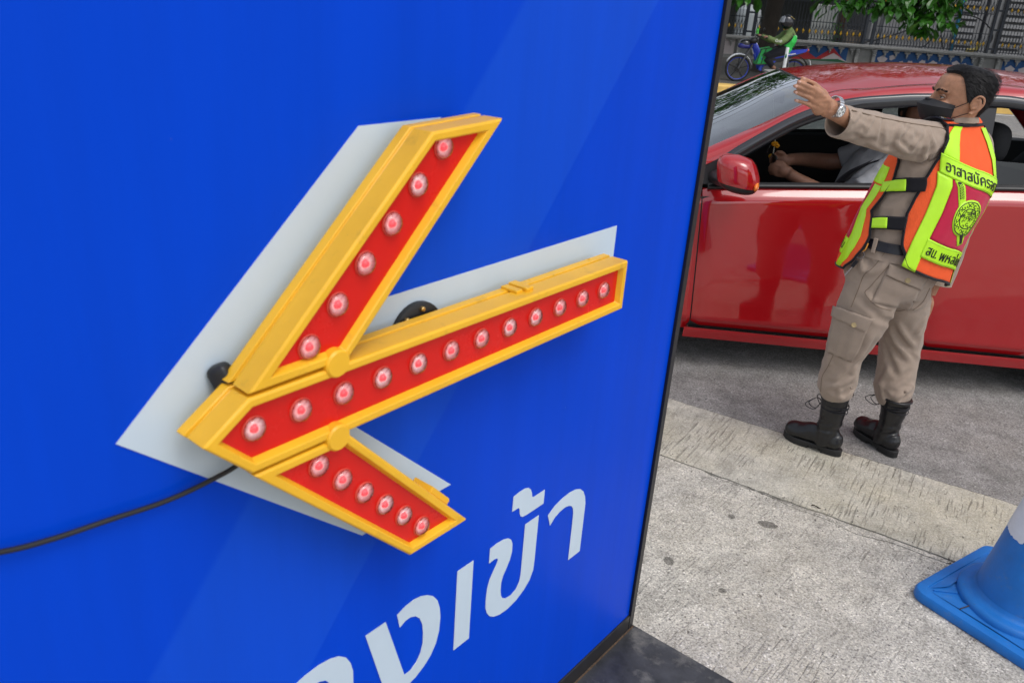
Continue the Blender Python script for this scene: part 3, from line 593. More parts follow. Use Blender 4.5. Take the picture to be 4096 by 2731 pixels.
for s in (0, 1):
    P = CXs(s); n = 6
    def rail(u, v):
        i = u * NC; k = int(round(i)); a, b_ = cA[k], cB[k]; p = a.lerp(b_, v); bul = .020 * math.sin(math.pi * v)
        return P(p.x, p.y - bul * .9, p.z + bul * .6)
    o = MB().grid(rail, NC, n).build("roof_rail", M_PAINT, car, 60)
    # under side of the rail (door frame return), black
    MB().grid(lambda u, v: P(cA[int(round(u * NC))].x, cA[int(round(u * NC))].y + .05 * v, cA[int(round(u * NC))].z - .012 * v), NC, 1).build("door_frame", M_TRIM, car, 60)
    # drip channel between rail and roof
    MB().tube([P(q.x, q.y + .003, q.z - .001) for q in cB[18:54]], .0028, 6).build("roof_channel", M_TRIM, car, 60)
    # sail panel (black triangle ahead of the window)
    sp = [(-1.30, .918), (-1.045, 1.022), (-.895, 1.120), (-.885, .950), (-1.02, .935)]
    MB().prism(sp, lambda x, z, w: P(x, yGlass(x, z) + .012 + w, z), 0, .012).build("sail_panel", M_TRIM, car, fix=True)
    # B pillar
    MB().grid(lambda u, v: P(.085 + .150 * u + .0 * v - .02 * (1 - v), yGlass(.1, 1.0 + .42 * v) + .006, 1.0 + .415 * v), 3, 10).build("b_pillar", M_TRIM, car, 60)
    # rear door window end post
    MB().grid(lambda u, v: P(.86 - .10 * v + .035 * u, yGlass(.85, 1.06 + .30 * v) + .006, 1.06 + .27 * v), 2, 6).build("window_post", M_TRIM, car, 60)
    # smoked visors following the top edge of both doors
    for k0, k1 in ((8, 39), (41, 56)):
        seg = cA[k0:k1]; m_ = len(seg) - 1
        def visor(u, v, seg=seg, m_=m_, front=(k0 == 8)):
            q = seg[int(round(u * m_))]; wd = (.058 if front else .052)
            dz = -wd * v; bul = .022 * math.sin(math.pi * (.25 + .7 * v)); nx_ = .35 * wd * v if q.x < -.4 else .0
            return P(q.x + nx_, q.y - bul - .018 * v, q.z + .004 + dz)
        vo = MB().grid(visor, m_, 6).build("window_visor", M_VIS, car, 50); solid(vo, .003)
        MB().tube([P(q.x + (.006 if q.x < -.4 else 0), q.y - .021, q.z - .010) for q in seg[1:-1]], .0025, 6).build("visor_crease", mat("visor_edge", (.10, .11, .13), .2), vo, 60)
    # mirror
    mc = P(-.93, -.125, 1.032); Mz = Matrix.Rotation(R(-14 if s == 0 else 7) - YAW, 3, 'Z') @ Matrix.Rotation(R(6), 3, 'Y')
    def mir(zlo, zhi, nm, mt, sc=1.0):
        mb = MB(); nn_, mm_ = 28, 12; rings = []
        for i in range(mm_ + 1):
            t_ = zlo + (zhi - zlo) * i / mm_; r_ = max(1e-3, (1 - abs(t_) ** 3.2)) ** (1 / 2.5) * sc
            ring = []
            for j in range(nn_):
                a = 2 * math.pi * j / nn_; ca, sa = math.cos(a), math.sin(a); e_ = 2 / 2.35
                x = .098 * r_ * math.copysign(abs(ca) ** e_, ca); y = .088 * r_ * math.copysign(abs(sa) ** e_, sa)
                x *= 1.0
                x -= .020 * t_
                x *= 1 - .26 * max(0, t_) * max(0, min(1, x / .098)) ** 1.2
                ring.append(mc + Mz @ Vector((x, y if s == 0 else y, .083 * t_)))
            rings.append(ring)
        return mb.loft(rings).build(nm, mt, car, 40)
    sh_ = mir(-.52, 1.0, "mirror_shell", M_PAINT); mir(-1.0, -.53, "mirror_base", M_TRIM, .99)
    MB().tube([P(-1.00, .055, .975), P(-.985, .0, .975), P(-.965, -.05, .978)], [.035, .030, .028], 10).build("mirror_arm", M_TRIM, car, 60)
    MB().ball(mc + Mz @ Vector((.093, .01 if s else -.035, -.030)), (.012, .045, .020), 10, 8, Mz).build("turn_signal", mat("amber_lens", (.85, .22, .03), .15), sh_, 60)
# roof
def zroof(x): return interp([(-.56, 1.405), (-.44, 1.428), (-.238, 1.466), (.066, 1.494), (.4, 1.503), (.7, 1.492), (1.02, 1.452)], x)
def roofpt(u, v):
    k = 18.0 + (49.5 - 18.0) * u; k = min(max(k, 18.0), 49.5); i = int(k); q = cB[i].lerp(cB[min(i + 1, NC)], k - i)
    s_ = 2 * v - 1; f = 1 - s_ * s_; bow = -.075 * f * (1 - min(1, u * 3)) + .06 * f * max(0, (u - .75) * 4)
    y = q.y + (CWID - 2 * q.y) * v; zc_ = zroof(q.x + bow)
    return CX(q.x + bow, y, q.z + (zc_ - q.z) * (1 - abs(s_) ** 2.4))
MB().grid(roofpt, 40, 28).build("roof", M_PAINT, car, 60, fix=True)
def screen(k0, k1, bow0, bow1, crown):
    def fn(u, v):
        k = k0 + (k1 - k0) * u; i = int(k); q = cB[i].lerp(cB[min(i + 1, NC)], k - i); s_ = 2 * v - 1; f = 1 - s_ * s_
        return CX(q.x + (bow0 + (bow1 - bow0) * u) * f, q.y + (CWID - 2 * q.y) * v, q.z + crown * f * (.4 + .6 * u if k0 < k1 else .7) * 1.0)
    return fn
ws = MB().grid(screen(0.5, 17.9, -.16, -.075, .035), 16, 24).build("windscreen", G_WIN, car, 180)
MB().tube([screen(0.5, 17.9, -.16, -.075, .035)(1, v / 24) for v in range(25)], .005, 6).build("screen_seal", M_TRIM, car, 60)
rg = MB().grid(screen(65.5, 49.8, .14, .06, .03), 14, 20).build("rear_screen", G_DARK, car, 180)
# front and rear ends
def nose(a, front=True):
    t_ = math.pi * a; sx_ = math.sin(t_) ** .75
    x = (-1.95 - .36 * sx_) if front else (1.75 + .36 * sx_)
    y0 = ySide(-1.95 if front else 1.75, .5); y = y0 + (CWID - 2 * y0) * (1 - math.cos(t_)) / 2
    return x, y
def end_fn(front, z0, z1, off_=0):
    def fn(u, v):
        x, y = nose(u, front); zt = min(belt(x), z1) if z1 > .9 else min(z1, belt(x) - .002); z = z0 + (zt - z0) * v
        lean = (.05 * ((z - .45) / .4) ** 2) * math.sin(math.pi * u); d_ = -1 if front else 1
        return CX(x - d_ * lean + d_ * off_, y, z)
    return fn
for fr_ in (True, False):
    MB().grid(end_fn(fr_, .19, 1.2), 40, 10).build("front_bumper" if fr_ else "rear_bumper", M_PAINT, car, 45, fix=True)
    def sub(u0, u1, z0, z1, nm, mt, fr_=fr_):
        f_ = end_fn(fr_, z0, z1, .008); o = MB().grid(lambda u, v: f_(u0 + (u1 - u0) * u, v), 12, 5).build(nm, mt, car, 60, fix=True); solid(o, .01)
    if fr_:
        for a, b_ in ((.06, .22), (.78, .94)): sub(a, b_, .60, .70, "headlight", mat("headlight_glass", (.6, .62, .65), .08, spec=.8, coat=1))
        sub(.28, .72, .27, .42, "grille", M_TRIM)
    else:
        for a, b_ in ((.05, .22), (.78, .95)): sub(a, b_, .72, .90, "tail_light", mat("tail_red", (.45, .01, .012), .12, coat=1))
        sub(.4, .6, .50, .60, "number_plate", mat("plate_white", (.7, .7, .7), .5))
def hoodpt(u, v):
    fx, fy = nose(v, True); rx, ry = -1.335 - .17 * (1 - (2 * v - 1) ** 2), .055 + (CWID - .11) * v
    x = fx + (rx - fx) * u; y = fy + (ry - fy) * u; f = 1 - abs(2 * v - 1) ** 2.2
    if v in (0, 1): y = ySide(x, belt(x)) if v == 0 else CWID - ySide(x, belt(x))
    return CX(x, y, belt(max(fx, min(x, -1.3))) + .085 * f * min(1, u * 1.6))
MB().grid(hoodpt, 20, 24).build("bonnet", M_PAINT, car, 60, fix=True)
def trunkpt(u, v):
    fx, fy = nose(v, False); rx, ry = 1.54 + .14 * (1 - (2 * v - 1) ** 2), .19 + (CWID - .38) * v
    if v in (0, 1): rx, ry = 1.2, .055 if v == 0 else CWID - .055
    x = fx + (rx - fx) * u; y = fy + (ry - fy) * u; f = 1 - abs(2 * v - 1) ** 3
    return CX(x, y, belt(x) + .05 * f * min(1, u * 3))
MB().grid(trunkpt, 16, 24).build("boot_lid", M_PAINT, car, 60, fix=True)
MB().grid(lambda u, v: CX(-1.36 - .17 * (1 - (2 * v - 1) ** 2) + .10 * u, .07 + (CWID - .14) * v, .935 - .01 * u + .06 * (1 - (2 * v - 1) ** 2)), 3, 16).build("cowl", M_TRIM, car, 60)
# wheels
for ax in (AXF, AXR):
    for s in (0, 1):
        P = CXs(s); c_ = P(ax, .115, WR); axv = EY * (-1 if s == 0 else 1)
        tyre = MB().revolve([(.19, -.09), (.27, -.095), (.295, -.075), (WR, -.03), (WR, .03), (.295, .075), (.27, .095), (.205, .09)], c_, axv, 40, cap=False).build("wheel", M_TYRE, car, 40)
        rim = MB().revolve([(.205, -.06), (.20, .06), (.205, .088), (.195, .088), (.185, .05), (.06, .03), (.05, .05), (.001, .055)], c_, axv, 40, cap=False)
        x1 = EX; z1 = Vector((0, 0, 1))
        for k in range(5):
            a = 2 * math.pi * k / 5; dr = x1 * math.cos(a) + z1 * math.sin(a); rim.bar(c_ + axv * .06 + dr * .03, c_ + axv * .075 + dr * .20, .045, .02, up=tuple(axv))
        rim.build("rim", M_ALLOY, tyre, 35)
# under-body and cabin
bevel(MB().prism([(-2.1, .25), (1.95, .25), (1.95, 1.48), (-2.1, 1.48)], lambda x, y, w: CX(x, y, w), .17, .62).build("underbody", M_TRIM, car, fix=True), .02)
MB().prism([(-1.2, .06), (1.3, .06), (1.3, CWID - .06), (-1.2, CWID - .06)], lambda x, y, w: CX(x, y, w), .21, .30).build("cabin_floor", M_CABIN, car, fix=True)
for s in (0, 1):
    P = CXs(s)
    MB().grid(lambda u, v: P(-1.2 + 2.4 * u, .105 + .02 * math.sin(3 * v), .28 + v * (belt(-1.2 + 2.4 * u) - .285)), 20, 6).build("door_card", M_CABIN, car, 60)
    MB().grid(lambda u, v: P(-1.15 + 2.3 * u, .055 + .055 * v, belt(-1.15 + 2.3 * u) + .005 - .012 * v), 20, 2).build("door_ledge", M_CABIN, car, 60)
def dash(u, v):
    prof = crom([(-1.30, 0, .93), (-1.12, 0, .975), (-.95, 0, .985), (-.84, 0, .955), (-.80, 0, .86), (-.86, 0, .70), (-.84, 0, .45), (-.9, 0, .30)], 24)
    q = prof[int(round(u * 24))]; return CX(q.x - .05 * math.sin(math.pi * v), .10 + 1.53 * v, q.z + .02 * math.sin(math.pi * v))
MB().grid(dash, 24, 12).build("dashboard", M_CABIN, car, 50)
def seat(x, y, wdt):
    def bk(u, v):
        a = 2 * math.pi * u; h = v; w_ = wdt * (.5 - .06 * h) * (1 - .15 * (abs(h - .5) * 2) ** 6); t_ = .07 * (1 - .5 * (abs(h - .5) * 2) ** 8)
        lx = x + .10 + .22 * h + t_ * math.copysign(abs(math.sin(a)) ** .7, math.sin(a)); return CX(lx, y + w_ * math.copysign(abs(math.cos(a)) ** .6, math.cos(a)), .42 + .66 * h)
    st = MB().loft([[bk(j / 20, i / 12) for j in range(20)] for i in range(13)]).build("seat_back", M_SEAT, car, 60)
    MB().ball(CX(x + .36, y, 1.19), (.055, .12, .095), 16, 10, p=3).build("headrest", M_SEAT, st, 60)
    MB().ball(CX(x - .10, y, .42), (.27, wdt * .5, .09), 18, 10, p=3.2).build("seat_cushion", M_SEAT, car, 60)
seat(.02, .44, .50); seat(.02, CWID - .44, .50)
MB().ball(CX(1.02, CWID / 2, .74), (.10, .62, .36), 18, 10, Matrix.Rotation(R(18), 3, 'Y'), p=4).build("rear_seat_back", M_SEAT, car, 60)
MB().ball(CX(.75, CWID / 2, .40), (.28, .62, .12), 18, 10, p=4).build("rear_seat_cushion", M_SEAT, car, 60)
MB().prism([(-1.0, .01), (1.1, .01), (1.1, 1.05), (-1.0, 1.05)], lambda x, y, w: CX(-.3 + x * .55 + .25, .34 + y, zroof(min(1, max(-.5, -.3 + x * .55 + .25))) - .05 + w), 0, .01).build("headlining", mat("headlining", (.25, .24, .22), .95), car, fix=True)
sw = MB(); c_ = CX(-.72, CWID - .42, .86); axv = (EX * .9 + Vector((0, 0, .42))).normalized(); x1 = axv.orthogonal().normalized(); y1 = axv.cross(x1)
sw.tube([c_ + (x1 * math.cos(a) + y1 * math.sin(a)) * .18 for a in [2 * math.pi * i / 28 for i in range(28)]], .014, 8, closed=True)
for a in (0, 2.1, 4.2): sw.bar(c_, c_ + (x1 * math.cos(a) + y1 * math.sin(a)) * .18, .03, .015, up=tuple(axv))
sw.build("steering_wheel", M_TRIM, car, 60)
bevel(MB().box(CX(-.60, CWID / 2, 1.285), (.025, .22, .065), Matrix.Rotation(-YAW, 3, 'Z')).build("rear_view_mirror", M_TRIM, car, fix=True), .01)
# side glass
def pane(name, pts, m_, side, x=0):
    P = CXs(side); return MB().prism(pts, lambda x, z, w: P(x, yGlass(x, z) + .018 + w, z), 0, .004).build(name, m_, car, fix=True)
rw = [(.16, 1.01), (.16, 1.150), (.88, 1.150), (.90, 1.05)]
pane("rear_window", rw, G_DARK, 0)
ftop = [(q.x, q.z - .004) for q in cA[10:39:2]]; rtop = [(q.x, q.z - .004) for q in cA[41:57:2]]
pane("front_window", [(-.885, .95)] + ftop + [(.07, 1.0)], G_SIDE, 1)
pane("rear_window", [(.17, 1.01)] + rtop + [(.90, 1.05)], G_SIDE, 1)

# hanging garland
gl = empty("flower_garland", tuple(CX(-.655, .62, .98)), "small hanging garland of yellow marigolds inside the red car", "garland")
M_MAR = mat("marigold", (.80, .36, .01), .8, var=.25, vscale=120, bump=.5, bscale=300); M_JAS = mat("jasmine_buds", (.72, .70, .58), .7)
gx, gy = -.655, .50
MB().tube([CX(-.63, .86, 1.28), CX(-.645, .62, 1.15), CX(gx, gy, 1.10)], .0015, 5).build("string", M_JAS, gl)
MB().tube([CX(gx, gy, 1.10), CX(gx + .002, gy, .995)], .0015, 5).build("string", M_JAS, gl)
rnd = random.Random(5)
def flower(c, r, nm):
    mb = MB()
    for k in range(26):
        a, b2 = rnd.uniform(0, 6.28), rnd.uniform(-.9, .9); dv = Vector((math.cos(a) * math.sqrt(1 - b2 * b2), math.sin(a) * math.sqrt(1 - b2 * b2), b2 * .7)); mb.ball(c + dv * r * .75, r * .36, 6, 4)
    mb.build(nm, M_MAR, gl, 60)
flower(CX(gx, gy, 1.083), .017, "flower"); flower(CX(gx + .012, gy - .01, 1.075), .013, "flower"); flower(CX(gx - .002, gy, 1.018), .016, "flower"); flower(CX(gx + .012, gy, 1.013), .011, "flower")
for k in range(4): MB().ball(CX(gx + .002, gy, 1.062 - .009 * k), .0045, 8, 6).build("bud", M_JAS, gl, 60)
MB().ball(CX(gx - .03, gy - .01, 1.05), (.004, .004, .026), 8, 8, Matrix.Rotation(R(12), 3, 'Y')).build("charm", glassmat("charm_glass", (.85, .9, .95), 1.2), gl, 60)
from mathutils.bvhtree import BVHTree
# ================================================================== people helpers
def fused(name, mb, voxel, m_, parent, smooth_it=4, fac=.5):
    """union of overlapping closed shapes -> one continuous surface"""
    L = root_loc(parent); me = bpy.data.meshes.new(name); me.from_pydata([(v[0] - L.x, v[1] - L.y, v[2] - L.z) for v in mb.v], [], mb.f); me.update()
    o = link(name, me, m_, parent); recalc(o)
    r = o.modifiers.new("r", 'REMESH'); r.mode = 'VOXEL'; r.voxel_size = voxel; r.use_smooth_shade = True
    s = o.modifiers.new("s", 'SMOOTH'); s.iterations = smooth_it; s.factor = fac
    bake(o)
    if not o.data.materials: o.data.materials.append(m_)
    o.data.polygons.foreach_set('use_smooth', [True] * len(o.data.polygons)); return o
def displace(o, fn):
    me = o.data; L = root_loc(o); nor = [v.normal.copy() for v in me.vertices]
    for v, n in zip(me.vertices, nor):
        d = fn(v.co + L, n)
        if d: v.co += n * d
    me.update()
def ridge(p): return 1 - abs(noise.noise(p)) * 2
def frame_tube(mb, path, rads, n=24, disp=None, cap=True, up=(0, 0, 1)):
    """tube with elliptic sections (ra along side, rb along 'up'); disp(i/k, angle) adds to the radius"""
    P = [Vector(p) for p in path]; K = len(P); rings = []
    for i, p in enumerate(P):
        t_ = (P[min(i + 1, K - 1)] - P[max(i - 1, 0)]).normalized(); u_ = Vector(up); y = (u_ - t_ * u_.dot(t_)).normalized(); x = y.cross(t_)
        ra, rb = rads[i] if isinstance(rads[i], tuple) else (rads[i], rads[i]); ring = []
        for j in range(n):
            a = 2 * math.pi * j / n; d = disp(i / (K - 1), a) if disp else 0
            ring.append(p + x * math.cos(a) * (ra + d) + y * math.sin(a) * (rb + d))
        rings.append(ring)
    mb.loft(rings, cap); return mb
def resample(keys, n):
    """keys: [(x,y,z,ra,rb)] -> dense path, rads"""
    pts = crom([Vector(k[:3]) for k in keys], n); ra = crom([Vector((k[3], k[4] if len(k) > 4 else k[3], 0)) for k in keys], n)
    return pts, [(r.x, r.y) for r in ra]
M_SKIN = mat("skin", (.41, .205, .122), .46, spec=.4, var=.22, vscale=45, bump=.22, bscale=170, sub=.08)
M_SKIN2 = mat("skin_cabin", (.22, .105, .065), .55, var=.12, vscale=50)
M_HAIR = mat("black_hair", (.010, .009, .010), .55, spec=.35, var=.3, vscale=120, bump=.5, bscale=260)
def fabric(name, color, rough=.9, scale=900, var=.08, sheen=.15):
    return mat(name, color, rough, spec=.15, var=var, vscale=18, bump=.25, bscale=scale, sheen=sheen)
M_KHAKI = fabric("khaki_twill", (.345, .270, .215)); M_KHAKI_D = fabric("khaki_seam", (.20, .145, .10))
M_ORANGE = mat("orange_mesh_cloth", (.93, .125, .035), .75, spec=.2, var=.06, vscale=30)
dirt(M_KHAKI, (.20, .15, .11), .58, .80, .35, 9)
M_LIME = mat("lime_reflective_tape", (.50, .90, .02), .38, spec=.5, var=.04, vscale=25)
M_CRIM = fabric("crimson_cloth", (.52, .018, .060), .8); M_BIND = fabric("black_webbing", (.012, .012, .016), .8)
M_LEATH = mat("black_leather", (.010, .010, .011), .30, spec=.5, var=.3, vscale=30, bump=.35, bscale=70)
M_SOLE = mat("black_rubber_sole", (.012, .012, .012), .6, bump=.2, bscale=120)
M_STEEL = mat("polished_steel", (.62, .62, .63), .22, metal=1.0)
# woven mesh pattern on the orange cloth
tn = M_ORANGE.node_tree; c_ = tn.nodes.new("ShaderNodeTexCoord"); vo_ = tn.nodes.new("ShaderNodeTexVoronoi"); vo_.inputs['Scale'].default_value = 330; tn.links.new(c_.outputs['Object'], vo_.inputs['Vector'])
bp_ = tn.nodes.new("ShaderNodeBump"); bp_.inputs['Strength'].default_value = .7; bp_.inputs['Distance'].default_value = .002; tn.links.new(vo_.outputs['Distance'], bp_.inputs['Height']); tn.links.new(bp_.outputs[0], tn.nodes['Principled BSDF'].inputs['Normal'])

# ================================================================== attendant
MAN = Vector((1.50, 3.20, 0))
man = empty("person", tuple(MAN), "man in khaki uniform and orange vest stretching his arm out beside the red car", "person")
FA = Vector((-.53, .848, 0)).normalized(); LE = Vector((-FA.y, FA.x, 0)); BA = -FA
UPV = Vector((0, 0, 1))
VK = [(.78, (1.470, 3.160, .205, .185)), (.90, (1.480, 3.163, .205, .182)), (1.0, (1.502, 3.170, .206, .180)), (1.1, (1.532, 3.180, .210, .178)), (1.2, (1.556, 3.190, .214, .170)), (1.28, (1.557, 3.193, .210, .138)), (1.34, (1.556, 3.196, .190, .108)), (1.375, (1.560, 3.194, .158, .084)), (1.405, (1.566, 3.190, .115, .066))]
def VS(th, z, off=0):
    cx, cy, a, b_ = interp(VK, z); t_ = R(th); e = 2 / 2.3; sg = lambda x: math.copysign(abs(x) ** e, x)
    wv = .004 * noise.noise((th * .045, z * 3.2, 3.1)) + .0025 * noise.noise((th * .11, z * 9, 7.7))
    wv += .026 * math.exp(-((th - 42) / 20) ** 2) * math.exp(-((z - 1.335) / .05) ** 2)
    if 10 < th < 170: wv += .006 * math.sin(R(th) * 7 + z * 9) * max(0, (1.12 - z)) * 1.8
    return Vector((cx, cy, z)) + LE * (a + off + wv) * sg(math.cos(t_)) + BA * (b_ + off + wv) * sg(math.sin(t_))
HC = Vector((1.560, 3.172, 1.486)); HF = Vector((-.9986, .0523, 0)); HL = Vector((-.0523, -.9986, 0))
def HP(f, l, u): return HC + HF * f + HL * l + UPV * u
SH = Vector((1.435, 3.085, 1.335)); WR_ = Vector((.98, 2.832, 1.453))
# ---- body (head, neck, arms, hands, trunk, legs) as one surface
bm_ = MB()
TK = [(.86, (1.462, 3.163, .165, .120)), (.95, (1.472, 3.166, .155, .112)), (1.05, (1.495, 3.172, .158, .115)), (1.15, (1.525, 3.182, .168, .120)), (1.25, (1.545, 3.192, .178, .115)), (1.32, (1.552, 3.196, .165, .092)), (1.36, (1.560, 3.192, .125, .070)), (1.385, (1.565, 3.187, .075, .058))]
def trunk(keys, zs, off=0, n=40, disp=None):
    rings = []
    for z in zs:
        cx, cy, a, b_ = interp(keys, z); ring = []
        for j in range(n):
            t_ = 2 * math.pi * j / n; e = 2 / 2.3; sg = lambda x: math.copysign(abs(x) ** e, x); d = off + (disp(t_, z) if disp else 0)
            ring.append(Vector((cx, cy, z)) + LE * (a + d) * sg(math.cos(t_)) + BA * (b_ + d) * sg(math.sin(t_)))
        rings.append(ring)
    return rings
bm_.loft(trunk(TK, [.80 + .02 * i for i in range(30)]))
frame_tube(bm_, *resample([(1.568, 3.188, 1.33, .062, .062), (1.566, 3.186, 1.38, .056, .058), (1.562, 3.180, 1.42, .054, .056), (1.560, 3.176, 1.47, .052, .055)], 8), up=(0, 1, 0))
HK = [(-.106, (.070, -.010, .022)), (-.100, (.086, .010, .038)), (-.085, (.095, .035, .050)), (-.060, (.099, .055, .059)), (-.035, (.100, .072, .065)), (-.012, (.098, .086, .070)), (.005, (.096, .091, .072)), (.022, (.101, .095, .073)), (.045, (.099, .098, .074)), (.068, (.089, .096, .070)), (.085, (.070, .083, .060)), (.096, (.045, .058, .042)), (.101, (.012, .02, .012))]
rings = []
for i in range(31):
    z = -.106 + .207 * i / 30; f, k, w_ = interp(HK, z); ring = []
    for j in range(36):
        t_ = 2 * math.pi * j / 36; c_, s_ = math.cos(t_), math.sin(t_); e = 2 / 2.25; sg = lambda x: math.copysign(abs(x) ** e, x)
        mid = 0; ff = sg(c_) * (f if c_ > 0 else k); ring.append(HP(ff, w_ * sg(s_), z))
    rings.append(ring)
bm_.loft(rings)
bm_.tube([HP(.094, 0, .018), HP(.106, 0, -.006), HP(.118, 0, -.030), HP(.120, 0, -.042), HP(.108, 0, -.048)], [.009, .010, .012, .014, .010], 10)   # nose
for s_ in (-1, 1): bm_.tube([HP(.097, .012 * s_, .020), HP(.096, .034 * s_, .024), HP(.080, .055 * s_, .016)], [.005, .0065, .004], 8)             # brow ridge
for s_ in (-1, 1): bm_.ball(HP(.080, .040 * s_, -.026), (.022, .022, .018))                                                                   # cheeks
# left arm
frame_tube(bm_, *resample([(1.50, 3.14, 1.32, .045, .055), (1.435, 3.092, 1.330, .048, .052), (1.22, 2.960, 1.376, .038, .039), (1.10, 2.895, 1.408, .033, .034), (1.0, 2.842, 1.445, .025, .030), (.962, 2.824, 1.458, .024, .031)], 24), n=18)
hN = Vector((.349, -.915, -.204)); hH = Vector((-.839, -.402, .367))
hand = dict(i=[(.9654, 2.8199, 1.470), (.8998, 2.7881, 1.5129), (.8744, 2.7762, 1.5227), (.8473, 2.764, 1.5308)], m=[(.963, 2.822, 1.462), (.8976, 2.7899, 1.5007), (.8718, 2.7782, 1.5091), (.837, 2.7631, 1.5171)], r=[(.962, 2.824, 1.453), (.8985, 2.794, 1.484), (.8737, 2.7828, 1.4917), (.8434, 2.7697, 1.4985)], p=[(.960, 2.826, 1.444), (.900, 2.7993, 1.4640), (.8809, 2.7908, 1.4690), (.8549, 2.7801, 1.4715)], t=[(.964, 2.8199, 1.474), (.932, 2.802, 1.508), (.9034, 2.789, 1.5265), (.8600, 2.7665, 1.5408)])
NAILS = []
for k, q in hand.items():
    q = [Vector(p) for p in q]; sp = .9 if k == 'p' else 1.0
    q[1] += hN * .006; q[2] += hN * (.004) + hH * .004; q[3] += -hN * .012 + hH * .010
    if k == 't': q[1] -= hN * .014; q[2] -= hN * .010; q[3] -= hN * .004
    pth = crom(q, 14); rr = [interp([(0, .0140), (.26, .0135), (.36, .0085), (.55, .0072), (.66, .0078), (.8, .0067), (.93, .0062), (1, .0035)], i / 14) * sp for i in range(15)]
    bm_.tube(pth, rr, 12); NAILS.append((pth[13] + (pth[14] - pth[13]) * .1, (pth[14] - pth[12]).normalized(), .0066 * sp))
bm_.ball((.930, 2.809, 1.472), (.030, .014, .036), 16, 10, Matrix.Rotation(R(26), 3, 'Z'))
bm_.ball((.936, 2.818, 1.452), (.026, .015, .022), 14, 8, Matrix.Rotation(R(26), 3, 'Z'))
# right arm, hanging, relaxed hand
frame_tube(bm_, *resample([(1.65, 3.26, 1.31, .06, .065), (1.715, 3.30, 1.29, .052, .052), (1.742, 3.322, 1.05, .042, .042), (1.724, 3.304, .86, .036, .036), (1.708, 3.300, .735, .026, .029), (1.702, 3.300, .70, .024, .03)], 24), n=16, up=(0, 1, 0))
bm_.ball((1.697, 3.302, .655), (.018, .040, .045), 14, 10, Matrix.Rotation(R(30), 3, 'Z'))
for k in range(4):
    b0 = Vector((1.695, 3.302, .625)) + Vector((-.53, .848, 0)) * (.030 - .020 * k); bm_.tube(crom([b0 + UPV * .04, b0, b0 + Vector((-.012, -.004, -.035)), b0 + Vector((-.028, -.008, -.058 + .004 * abs(k - 1)))], 8), [.010, .0095, .0095, .009, .009, .0085, .0085, .008, .005], 10)
b0 = Vector((1.697, 3.302, .675)) + FA * .03; bm_.tube(crom([b0, b0 + FA * .02 + Vector((-.008, 0, -.03)), b0 + FA * .018 + Vector((-.018, 0, -.06))], 6), [.013, .012, .011, .010, .009, .008, .005], 10)
# legs (inside the trousers)
LEGL = [(1.400, 3.130, .84), (1.385, 3.120, .76), (1.368, 3.128, .60), (1.350, 3.150, .46), (1.357, 3.165, .32), (1.366, 3.174, .24), (1.369, 3.176, .17)]
LEGR = [(1.525, 3.205, .84), (1.545, 3.215, .76), (1.590, 3.250, .60), (1.632, 3.285, .46), (1.640, 3.268, .32), (1.644, 3.240, .24), (1.648, 3.228, .17)]
for lg in (LEGL, LEGR): frame_tube(bm_, *resample([(*p, r_, r_) for p, r_ in zip(lg, (.085, .085, .072, .055, .046, .036, .032))], 24), n=16, up=(0, 1, 0))
body = fused("body", bm_, .0034, M_SKIN, man, 4, .45)
def facefix(p, n):
    q = p - HC
    d = 0
    for s_ in (-1, 1):
        e = Vector((q.dot(HF) - .090, (q.dot(HL) - .031 * s_), q.z - .001)); r2 = (e.x / .03) ** 2 + (e.y / .020) ** 2 + (e.z / .012) ** 2; d -= .0075 * math.exp(-r2 * 1.1)
    if q.length < .14: d += .0008 * noise.noise(p * 60) * 1.5
    # forehead creases, tendons on the hand's back
    hp = p - Vector((.93, 2.81, 1.48))
    if hp.length < .075: d += .0012 * ridge(Vector((hp.dot(hH) * 12, hp.dot(Vector((0, 0, 1))) * 75, 2))) - .0006
    return d
displace(body, facefix)
# eyes, lids, brows
M_EYE = mat("eye_white", (.55, .50, .46), .25); M_IRIS = mat("dark_iris", (.012, .008, .006), .12)
for s_ in (-1, 1):
    ey_ = MB().ball(HP(.0795, .031 * s_, .001), .0115, 14, 10).build("eye", M_EYE, body, 60)
    MB().ball(HP(.0868, .0325 * s_, .001), (.0052, .0052, .0052), 10, 8).build("iris", M_IRIS, ey_, 60)
    for dz, r_, z2 in ((.0060, .0028, .0022), (-.0056, .0022, -.0024)):
        MB().tube(crom([HP(.083, .016 * s_, dz * .2), HP(.0895, .026 * s_, dz), HP(.0875, .037 * s_, dz), HP(.077, .046 * s_, dz * .1)], 10), [.002] + [r_] * 9 + [.002], 8).build("eyelid", M_SKIN, body, 60)
    MB().tube(crom([HP(.0875, .018 * s_, .0025), HP(.0935, .027 * s_, .0045), HP(.0915, .038 * s_, .004), HP(.080, .048 * s_, .0005)], 10), .0010, 6).build("eyelash", M_HAIR, body, 60)
    rb = random.Random(3 + s_); mb = MB()
    for k in range(95):
        t_ = rb.random(); c0 = crom([HP(.1035, .012 * s_, .0205), HP(.1015, .031 * s_, .0265), HP(.0845, .055 * s_, .0215)], 20)[int(t_ * 19.9)] + UPV * rb.uniform(-.003, .003)
        dv = HL * s_ * .008 - HF * .004 * t_ + UPV * rb.uniform(-.001, .003); mb.tube([c0, c0 + dv + HF * .0006], [.0010, .0004], 4)
    mb.build("eyebrow", M_HAIR, body, 60)
for c0, ax, r_ in NAILS:
    nn_ = (hN - ax * hN.dot(ax)).normalized(); sx_ = ax.cross(nn_)
    Mx = Matrix((ax, sx_, nn_)).transposed(); MB().ball(c0 - ax * .004 + nn_ * .0042, (.0055, .0046, .0020), 10, 6, Mx).build("fingernail", mat("fingernail", (.62, .36, .28), .3), body, 60)
